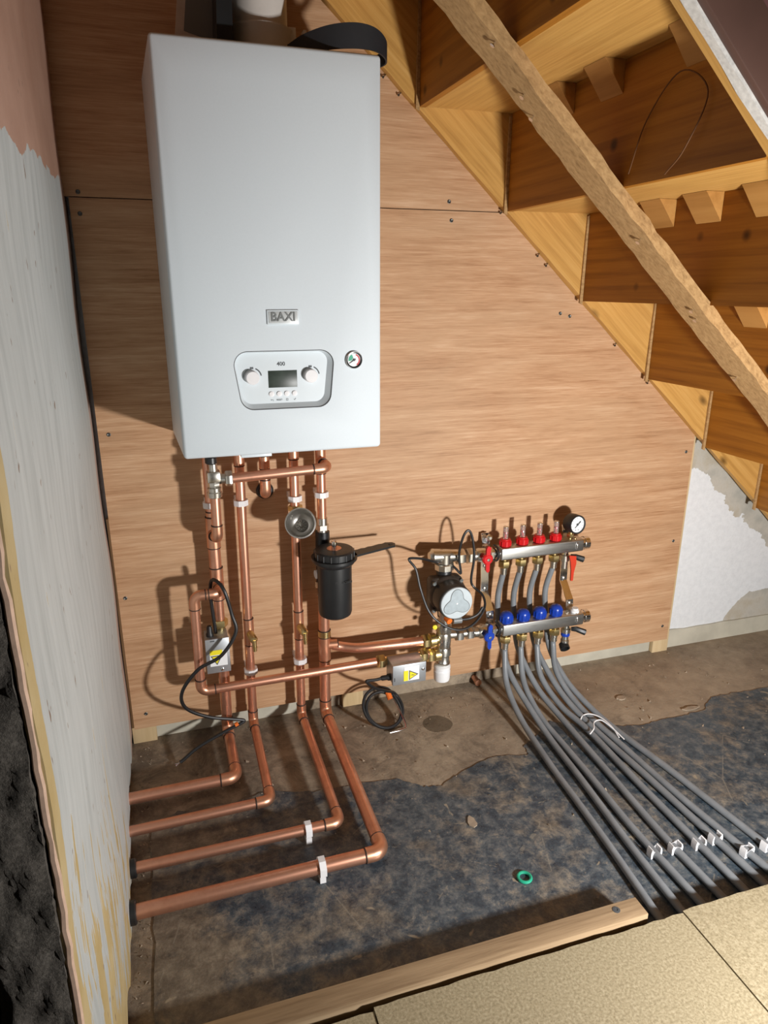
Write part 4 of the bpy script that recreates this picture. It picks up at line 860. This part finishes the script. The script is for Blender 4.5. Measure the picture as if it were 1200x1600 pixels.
# brackets
for xb_ in (0.944, 1.190):
    pth = [(UY+0.045, UZ+0.042), (UY+0.038, UZ+0.02), (UY+0.038, UZ-0.055), (UY+0.034, 0.345), (UY+0.034, 0.315), (LY+0.026, 0.272), (LY+0.024, LZ-0.03)]
    t = B(); bm = t.bm; rws = []
    for i, (y, z) in enumerate(pth):
        rws.append([bm.verts.new(p) for p in ((xb_-0.011, y, z), (xb_+0.011, y, z), (xb_+0.011, y+0.003, z), (xb_-0.011, y+0.003, z))])
    for a, c_ in zip(rws, rws[1:]):
        for i in range(4): bm.faces.new((a[i], a[(i+1) % 4], c_[(i+1) % 4], c_[i]))
    bm.faces.new(rws[0][::-1]); bm.faces.new(rws[-1]); bk = obj('bracket', t, 'chrome', mn, sharp=20)
    for (y, z) in ((UY+0.038, UZ-0.05), (UY+0.034, 0.322), (LY+0.026, 0.262)):
        t = B(); t.lathe((xb_, y, z), (0, -1, 0), [(0.0055, -0.001), (0.0055, 0.003), (0.003, 0.0045), (0, 0.0045)], 10); obj('bolt', t, 'nickel', bk)
    for (y, z) in ((UY, UZ), (LY, LZ)):
        cx_ = xb_+0.010 if xb_ < 1 else xb_
        t = B(); t.tube([(cx_, y+0.0205*math.sin(a)+0.001, z+0.0205*math.cos(a)) for a in [math.radians(-205+q*10) for q in range(24)]], 0.0022 if xb_ > 1 else 0.0028, 8); obj('clamp', t, 'rubber' if xb_ < 1 else 'chrome', bk)
    t = B(); t.lathe((xb_+0.003, UY+0.028, UZ+0.036), (0, -1, 0), [(0.008, 0), (0.008, 0.006), (0.004, 0.010), (0, 0.010)], 12); obj('bolt', t, 'nickel', bk)
# isolation valves
def iso(x, y, z, mat, nm):
    t = B(); t.tube([(x-0.030, y, z), (x+0.032, y, z)], 0.0135, 18); t.lathe((x, y, z), (1, 0, 0), [(0.016, -0.018), (0.0185, -0.012), (0.0185, 0.010), (0.016, 0.016)], 18); t.hexa((x+0.024, y, z), (1, 0, 0), 0.018, 0.012); iv = obj('isolation_valve', t, 'nickel', mn); iv['label'] = nm
    t = B(); t.lathe((x, y-0.018, z), (0, -1, 0), [(0.006, 0), (0.006, 0.010), (0.0145, 0.011), (0.0145, 0.018), (0.011, 0.021), (0, 0.021)], 20); h = obj('handle', t, mat, iv)
    for s_ in (-1, 1):
        t = B(); t.prism([(x-0.0055, z+s_*0.010), (x+0.0055, z+s_*0.010), (x+0.0065+0.001*s_, z+s_*0.032), (x, z+s_*0.037), (x-0.005, z+s_*0.030)], 'y', y-0.030, y-0.038, 0.001)
        obj('wing', t, mat, h)
    t = B(); t.lathe((x, y-0.039, z), (0, -1, 0), [(0.0042, 0), (0.0042, 0.0025), (0, 0.003)], 10); obj('handle_screw', t, 'chrome', h)
iso(0.915, UY, UZ, 'red', 'flow isolation valve with red butterfly handle')
iso(0.915, LY, LZ, 'blue', 'return isolation valve with blue butterfly handle')
# drains
t = B(); t.lathe((1.166, UY, UZ-0.017), (0, 0, -1), [(0.0095, 0), (0.0095, 0.010), (0.013, 0.012), (0.013, 0.028), (0.010, 0.030), (0.010, 0.050)], 18); dv = obj('drain_valve', t, 'nickel', mn)
t = B(); t.tube([(1.176, UY-0.012, UZ-0.030), (1.186, UY-0.020, UZ-0.030), (1.208, UY-0.026, UZ-0.038)], [0.006, 0.008, 0.009], 8); obj('lever', t, 'black', dv)
t = B(); t.prism([(1.160, UZ-0.020), (1.182, UZ-0.024), (1.184, UZ-0.045), (1.179, UZ-0.070), (1.178, UZ-0.095), (1.171, UZ-0.095), (1.170, UZ-0.065), (1.166, UZ-0.040)], 'y', UY-0.026, UY-0.031, 0.001); lvr = obj('red_lever', t, 'lever_red', dv); lvr['label'] = 'orange-red ball valve lever'
t = B(); t.lathe((1.168, LY, LZ-0.017), (0, 0, -1), [(0.0095, 0), (0.0095, 0.010), (0.014, 0.012), (0.014, 0.024), (0.010, 0.026), (0.010, 0.046), (0.012, 0.048), (0.012, 0.060)], 18); dv2 = obj('drain_valve', t, 'nickel', mn)
t = B(); t.lathe((1.168, LY, LZ-0.043), (0, 0, -1), [(0.0120, 0), (0.0125, 0.001), (0.0125, 0.008), (0.012, 0.009)], 18); obj('blue_ring', t, 'blue', dv2)
t = B(); t.tube([(1.178, LY-0.012, LZ-0.028), (1.188, LY-0.020, LZ-0.026), (1.212, LY-0.028, LZ-0.036)], [0.006, 0.008, 0.009], 8); obj('lever', t, 'black', dv2)
t = B(); t.lathe((1.165, LY-0.004, LZ-0.083), (-0.1, -0.8, -0.5), [(0.013, -0.008), (0.014, 0.0), (0.014, 0.010), (0.011, 0.010), (0.010, 0.0), (0, 0.0)], 18); obj('hose_cap', t, 'black', dv2)
t = B(); t.lathe((1.192, LY, LZ+0.017), UP, [(0.012, 0), (0.012, 0.005), (0.009, 0.008), (0.009, 0.012), (0, 0.012)], 14); obj('air_vent', t, 'label_white', mn)
# gauge
gx, gy, gz = 1.181, UY-0.004, 0.498
t = B(); t.tube([(gx-0.004, UY, UZ+0.016), (gx-0.002, UY, 0.476)], 0.006, 12); t.hexa((gx-0.004, UY, UZ+0.026), UP, 0.010, 0.010); st_ = obj('gauge_stem', t, 'brass', mn)
gax = Vector((0.10, -1, 0.08))
t = B(); t.lathe((gx, gy, gz), gax, [(0.020, -0.014), (0.0255, -0.012), (0.0262, 0.0), (0.0262, 0.019), (0.0248, 0.021), (0.0225, 0.0205), (0.0222, 0.0165), (0, 0.0165)], 40); gg = obj('thermometer', t, 'black', mn)
t = B(); t.lathe((gx, gy, gz), gax, [(0.0218, 0.016), (0.0218, 0.0172), (0, 0.0172)], 32); obj('gauge_dial', t, 'dial', gg)
gm = Matrix.Translation(Vector((gx, gy, gz))+gax.normalized()*0.0178) @ (gax.to_track_quat('Z', 'Y').to_matrix().to_4x4())
t = B(); t.tube([(-0.008, -0.009, 0), (0.010, 0.008, 0)], [0.0010, 0.0022], 6); t.xf(gm); obj('needle', t, 'print_grey', gg)
t = B(); t.lathe((0, 0, -0.0005), UP, [(0.0035, 0), (0.0035, 0.0015), (0, 0.0018)], 12); t.xf(gm); obj('needle_hub', t, 'print_grey', gg)
for k in range(11):
    a = math.radians(-40+k*26); t = B(); t.tube([(0.0165*math.cos(a), 0.0165*math.sin(a), -0.0006), (0.0195*math.cos(a), 0.0195*math.sin(a), -0.0006)], 0.0006, 5); t.xf(gm); obj('tick_mark', t, 'badge_grey', gg)
for dx in (-0.005, 0.003):
    t = B(); t.lathe((dx, -0.0150, -0.0008), UP, [(0.0014, 0), (0.0014, 0.0006), (0, 0.0007)], 8); t.xf(gm); obj('dial_spot', t, 'print_grey', gg)

# ============================================================ PUMP AND MIXING VALVE
pm_ = thing('pump_group', 'circulation pump with pale round face and nickel mixing valve, left of the manifold', 'pump', (0.805, -0.08, 0.11))
px_, pz_ = 0.806, 0.352
t = B(); t.box(px_-0.047, px_+0.043, -0.098, -0.055, pz_-0.047, pz_+0.045, 0.012, 3); t.lathe((px_, -0.07, pz_), (0, -1, 0), [(0.046, 0), (0.05, 0.01), (0.05, 0.028), (0.046, 0.034)], 32); obj('volute', t, 'cast', pm_)
t = B(); t.lathe((px_, -0.098, pz_), (0, -1, 0), [(0.046, 0), (0.0455, 0.045), (0.0435, 0.050), (0, 0.050)], 40); mo = obj('motor_housing', t, 'black', pm_)
t = B(); t.lathe((px_+0.001, -0.1475, pz_), (0, -1, 0), [(0.0425, 0), (0.0425, 0.0035), (0.041, 0.005), (0, 0.005)], 40); fc = obj('face_disc', t, 'pump_face', pm_)
lob = []
for k in range(72):
    a = 2*math.pi*k/72; rr_ = 0.0295+0.0085*math.cos(3*(a-math.pi/2)); lob.append((px_+0.001+rr_*math.cos(a), pz_+rr_*math.sin(a)))
t = B(); t.prism(lob, 'y', -0.1524, -0.1534); lobe = obj('lobe_panel', t, 'pump_lobe', fc)
t = B(); q = [(p[0], -0.1532, p[1]) for p in lob]; t.tube(q+[q[0]], 0.0008, 6); obj('lobe_outline', t, 'badge_grey', lobe)
t = B(); t.lathe((px_+0.001, -0.1533, pz_), (0, -1, 0), [(0.0022, 0), (0.0022, 0.001), (0, 0.0012)], 10); obj('face_screw', t, 'label_white', fc)
for (dx, dz) in ((0.034, 0.037), (-0.040, -0.038), (-0.040, 0.037), (0.034, -0.038)):
    t = B(); t.lathe((px_+dx, -0.0975, pz_+dz), (0, -1, 0), [(0.005, 0), (0.005, 0.006), (0.003, 0.006), (0, 0.004)], 8); obj('bolt', t, 'screw', pm_)
t = B(); t.tube([(0.806, -0.066, pz_+0.04), (0.808, -0.062, 0.425)], 0.020, 18); obj('upper_neck', t, 'black', pm_)
t = B(); t.lathe((0.808, -0.061, 0.408), UP, [(0.022, 0), (0.0255, 0.002), (0.0255, 0.017), (0.022, 0.019)], 10); t2 = obj('upper_union_nut', t, 'nickel', pm_)
t = B(); t.tube([(0.808, -0.061, 0.425), (0.808, -0.061, 0.452)], 0.019, 18); t.tube([(0.772, -0.060, 0.448), (0.776, -0.060, 0.448), (0.850, -0.060, 0.441)], [0.016, 0.019, 0.0165], 18); t.lathe((0.778, -0.060, 0.448), (-1, 0, 0), [(0.0195, 0), (0.0195, 0.004), (0.013, 0.009), (0.011, 0.012), (0, 0.012)], 16); obj('elbow_fitting', t, 'nickel', pm_)
for x, y, z in ((0.852, UY, UZ+0.002), (0.879, UY, UZ+0.001)):
    t = B(); t.hexa((x, y, z), (1, 0, 0), 0.0215, 0.022 if x < 0.87 else 0.017); obj('union_nut', t, 'nickel', pm_)
MY = -0.086
t = B(); t.lathe((0.802, MY, 0.145), UP, [(0.015, 0), (0.0185, 0.004), (0.0195, 0.010), (0.0170, 0.014), (0.0170, 0.028), (0.0205, 0.032), (0.0205, 0.050), (0.0185, 0.054), (0.0195, 0.060), (0.0205, 0.090), (0.0185, 0.096), (0.0205, 0.100), (0.0205, 0.118), (0.016, 0.122), (0.016, 0.165)], 28); obj('mixing_valve_body', t, 'nickel', pm_)
t = B(); t.lathe((0.800, MY, 0.101), UP, [(0.0205, 0), (0.0215, 0.004), (0.0225, 0.028), (0.0195, 0.032), (0.0225, 0.034), (0.0225, 0.042), (0.017, 0.046)], 16); obj('valve_cap', t, 'label_white', pm_)
t = B(); t.tube([(0.804, MY+0.002, 0.285), (0.806, -0.075, 0.325)], 0.019, 18); obj('lower_neck', t, 'black', pm_)
for z, x0 in ((0.2225, 0.743), (0.1785, 0.757)):
    t = B(); t.tube([(x0+0.03, MY, z), (0.803, MY, z)], 0.0115, 16); t.hexa((x0+0.008, MY, z), (1, 0, 0), 0.0190, 0.018); t.lathe((x0+0.017, MY, z), (1, 0, 0), [(0.0155, 0), (0.0185, 0.002), (0.0185, 0.017), (0.0150, 0.020)], 16); obj('brass_connector', t, 'brass', pm_)
t = B(); t.tube([(0.803, MY, 0.233), (0.830, -0.089, 0.232), (0.890, LY, 0.230)], 0.0115, 16); obj('outlet_tube', t, 'nickel', pm_)
for x in (0.843, 0.873):
    t = B(); t.hexa((x, -0.090, 0.231), (1, 0, 0), 0.0200, 0.018); obj('union_nut', t, 'nickel', pm_)
t = B(); t.lathe((0.775, -0.089, 0.262), (-0.3, -1, 0.2), [(0.006, 0), (0.006, 0.008), (0, 0.009)], 10); obj('sensor_plug', t, 'yellow', pm_)
t = B(); t.tube([(0.787, -0.135, 0.307), (0.79, -0.150, 0.303)], 0.008, 12); obj('red_button', t, 'orange', pm_)
t = B(); t.tube([(0.800, -0.148, 0.3035), (0.822, -0.149, 0.303)], 0.0085, 12); obj('cable_plug', t, 'badge_grey', pm_)
t = B(); t.tube(cr([(0.785, -0.075, 0.435), (0.755, -0.09, 0.450), (0.732, -0.100, 0.461), (0.702, -0.100, 0.466), (0.698, -0.100, 0.460), (0.712, -0.110, 0.438), (0.721, -0.120, 0.390), (0.737, -0.140, 0.335), (0.768, -0.150, 0.300), (0.813, -0.155, 0.279), (0.857, -0.150, 0.287), (0.890, -0.140, 0.322), (0.893, -0.120, 0.349), (0.876, -0.100, 0.366), (0.868, -0.100, 0.389), (0.874, -0.100, 0.450), (0.866, -0.100, 0.503), (0.855, -0.100, 0.523), (0.843, -0.098, 0.509), (0.836, -0.092, 0.468), (0.838, -0.088, 0.440), (0.842, -0.092, 0.405), (0.832, -0.085, 0.415), (0.822, -0.075, 0.425)], 6), 0.0032, 8); obj('cable', t, 'rubber', pm_)
t = B(); t.tube(cr([(0.822, -0.149, 0.3035), (0.845, -0.148, 0.303), (0.868, -0.146, 0.310), (0.885, -0.140, 0.325)], 6), 0.0035, 8); obj('plug_lead', t, 'rubber', pm_)

# ============================================================ GREY FLOOR HEATING PIPES
LT = LZ-0.055; UT = UZ-0.055
G = [
 [(PX[0], LY, LT), (PX[0], LY-0.002, 0.150), (0.971, -0.135, 0.080), (0.969, -0.228, 0.030), (0.960, -0.391, 0.0125), (0.953, -0.514, 0.0108), (0.943, -0.651, 0.0108), (0.926, -0.836, 0.0108), (0.91, -1.02, 0.0108)],
 [(PX[0], UY, UT), (PX[0]-0.006, UY+0.012, 0.300), (PX[0]-0.004, UY+0.003, 0.220), (PX[0]+0.002, -0.075, 0.160), (0.986, -0.120, 0.105), (1.003, -0.194, 0.050), (1.009, -0.306, 0.017), (1.001, -0.464, 0.0125), (0.985, -0.663, 0.0108), (0.976, -0.835, 0.0108), (0.97, -1.02, 0.0108)],
 [(PX[1], LY, LT), (PX[1]-0.001, LY-0.002, 0.150), (1.020, -0.140, 0.080), (1.024, -0.230, 0.030), (1.030, -0.337, 0.0150), (1.027, -0.471, 0.0125), (1.020, -0.621, 0.0108), (1.022, -0.829, 0.0108), (1.02, -1.02, 0.0108)],
 [(PX[1], UY, UT), (PX[1]-0.008, UY+0.013, 0.300), (PX[1]-0.005, UY+0.003, 0.220), (1.030, -0.072, 0.160), (1.041, -0.106, 0.110), (1.057, -0.162, 0.060), (1.077, -0.254, 0.025), (1.078, -0.428, 0.0125), (1.068, -0.652, 0.0108), (1.070, -0.824, 0.0108), (1.07, -1.02, 0.0108)],
 [(PX[2], LY, LT), (PX[2]-0.001, LY-0.002, 0.150), (1.077, -0.130, 0.085), (1.098, -0.205, 0.034), (1.120, -0.303, 0.0185), (1.121, -0.514, 0.0125), (1.123, -0.808, 0.0108), (1.124, -1.02, 0.0108)],
 [(PX[2], UY, UT), (PX[2]-0.009, UY+0.013, 0.300), (PX[2]-0.005, UY+0.003, 0.220), (1.083, -0.072, 0.160), (1.096, -0.104, 0.110), (1.116, -0.188, 0.050), (1.140, -0.305, 0.017), (1.155, -0.502, 0.0125), (1.164, -0.673, 0.0108), (1.170, -0.814, 0.0108), (1.18, -1.02, 0.0108)],
 [(PX[3], LY, LT), (PX[3]-0.001, LY-0.002, 0.150), (1.124, -0.135, 0.090), (1.143, -0.219, 0.036), (1.168, -0.364, 0.0140), (1.182, -0.563, 0.0108), (1.200, -0.735, 0.0108), (1.207, -0.801, 0.0108), (1.23, -1.02, 0.0108)],
 [(PX[3], UY, UT), (PX[3]-0.011, UY+0.013, 0.300), (PX[3]-0.007, UY+0.003, 0.220), (1.127, -0.076, 0.150), (1.136, -0.116, 0.100), (1.155, -0.175, 0.054), (1.190, -0.293, 0.0155), (1.224, -0.498, 0.0108), (1.252, -0.739, 0.0108), (1.263, -0.809, 0.0108), (1.29, -1.02, 0.0108)],
]
nm = ['leftmost', 'second', 'third', 'fourth', 'fifth', 'sixth', 'seventh', 'rightmost']
for i, pts in enumerate(G):
    bar_ = 'lower' if i % 2 == 0 else 'upper'
    lab = 'grey plastic heating pipe from the %s manifold bar, %s %son the floor' % (bar_, nm[i], '' if i in (0, 7) else 'from the left ')
    t = B(); t.tube(cr(pts, 9), 0.0080, 14); tag(obj('heating_pipe', t, 'grey_pipe'), lab.strip(), 'pipe', 'grey floor heating pipes')
# floor clips with two jaws
def floor_clip(x, y, dirx, label):
    t = B(); d = Vector((dirx, -1, 0)).normalized(); w_ = Vector((d.y, -d.x, 0)); bm = t.bm
    prof = [(-0.013, 0.0), (0.013, 0.0), (0.0135, 0.014), (0.0112, 0.022), (0.0090, 0.021), (0.0098, 0.014), (0.0086, 0.0018), (-0.0086, 0.0018), (-0.0098, 0.014), (-0.0090, 0.021), (-0.0112, 0.022), (-0.0135, 0.014)]
    a = [bm.verts.new(Vector((x, y, 0.0024+q[1]))+w_*q[0]-d*0.007) for q in prof]; c_ = [bm.verts.new(Vector((x, y, 0.0024+q[1]))+w_*q[0]+d*0.007) for q in prof]
    k = len(prof)
    for i in range(k): bm.faces.new((a[i], a[(i+1) % k], c_[(i+1) % k], c_[i]))
    bm.faces.new(a[::-1]); bm.faces.new(c_); bmesh.ops.triangulate(bm, faces=[f for f in bm.faces if len(f.verts) > 4])
    return tag(obj('floor_clip', t, 'white_plastic', None, sharp=20), label, 'pipe clip', 'white floor pipe clips')
def on_pipe(i, y):
    P_ = cr(G[i], 9)
    for a, c_ in zip(P_, P_[1:]):
        if a.z < 0.02 and (a.y-y)*(c_.y-y) <= 0:
            q = a.lerp(c_, (a.y-y)/(a.y-c_.y+1e-9)); return q.x, (c_.x-a.x)/(a.y-c_.y)
for i, y in ((2, -0.697), (3, -0.701), (4, -0.706), (5, -0.704), (6, -0.752), (7, -0.752)):
    x, dx = on_pipe(i, y); floor_clip(x, y, dx, 'white floor clip around the %s grey pipe %s' % (nm[i], '' if i == 7 else 'from the left') if i != 7 else 'white floor clip around the rightmost grey pipe')
# zip ties
def zt(pts, label):
    t = B(); t.tube(cr(pts, 6), 0.0016, 6); tag(obj('cable_tie', t, 'white_plastic'), label, 'cable tie', 'white cable ties on the grey pipes')
zt([(1.115, -0.276, 0.018), (1.128, -0.262, 0.030), (1.150, -0.262, 0.034), (1.170, -0.285, 0.033), (1.176, -0.325, 0.030), (1.172, -0.362, 0.024)], 'thin white cable tie across the grey pipes, nearer the manifold')
zt([(1.108, -0.330, 0.026), (1.124, -0.322, 0.034), (1.138, -0.302, 0.037), (1.160, -0.300, 0.037), (1.172, -0.330, 0.032), (1.180, -0.372, 0.024)], 'thin white cable tie across the grey pipes, farther from the manifold')

# ============================================================ SMALL THINGS ON THE FLOOR
t = B(); t.tube([(0.740+0.0125*math.cos(a), -0.670+0.0125*math.sin(a), 0.0056) for a in [2*math.pi*k/28 for k in range(29)]], 0.0032, 8, cap=False); tag(obj('sealing_ring', t, 'green'), 'green rubber sealing ring lying on the dark floor', 'ring')
ps = thing('pipe_stub', 'small capped copper stub in the gap below the manifold plywood', 'pipe', (0.968, 0.015, 0.03))
t = B(); t.tube([(0.950, 0.026, 0.016), (0.950, 0.002, 0.014)], 0.0085, 14); obj('stub', t, 'copper', ps)
t = B(); t.lathe((0.950, 0.004, 0.0142), (0, -1, 0), [(0.010, 0), (0.0105, 0.002), (0.010, 0.010), (0, 0.011)], 14); obj('end_cap', t, 'copper_fit', ps)
# crumbs of plaster: uncountable
t = B(); bm = t.bm; rc = random.Random(11)
def crumb(x, y, z, s):
    vs_ = [bm.verts.new((x+rc.uniform(-s, s), y+rc.uniform(-s, s), z+h)) for h in (0, 0, 0, s*rc.uniform(.5, 1))]
    for f in ((0, 1, 3), (1, 2, 3), (2, 0, 3), (0, 2, 1)): bm.faces.new([vs_[i] for i in f])
for _ in range(420):
    x = rc.uniform(0.03, 1.9); y = -abs(rc.gauss(0, 0.22))-0.005
    if y < -0.78: continue
    crumb(x, y, 0.0002 if y > -0.2 else 0.0023, rc.choice([0.0015, 0.002, 0.0025, 0.003, 0.005]))
for _ in range(160):
    crumb(rc.uniform(0.018, 0.045), rc.uniform(-0.8, -0.01), 0.0002, rc.uniform(0.0012, 0.0038))
tag(obj('plaster_crumbs', t, 'crumb', None, sharp=1), 'scattered plaster crumbs and dust on the floor', 'debris', kind='stuff')
for i, (x, y, rx, ry) in enumerate(((1.46, -0.285, 0.028, 0.008), (0.705, -0.50, 0.010, 0.018), (1.31, -0.18, 0.016, 0.010))):
    t = B(); t.prism(flake(x, y, rx, ry, 14), 'z', 0.0003 if y > -0.25 else 0.0024, 0.004 if y > -0.25 else 0.005)
    tag(obj('plaster_flake', t, 'crumb'), ['long pale flake at the torn screed edge on the right', 'small pale flake on the dark floor between front pipes and grey pipes', 'pale flake on the screed right of the grey pipes'][i], 'flake')
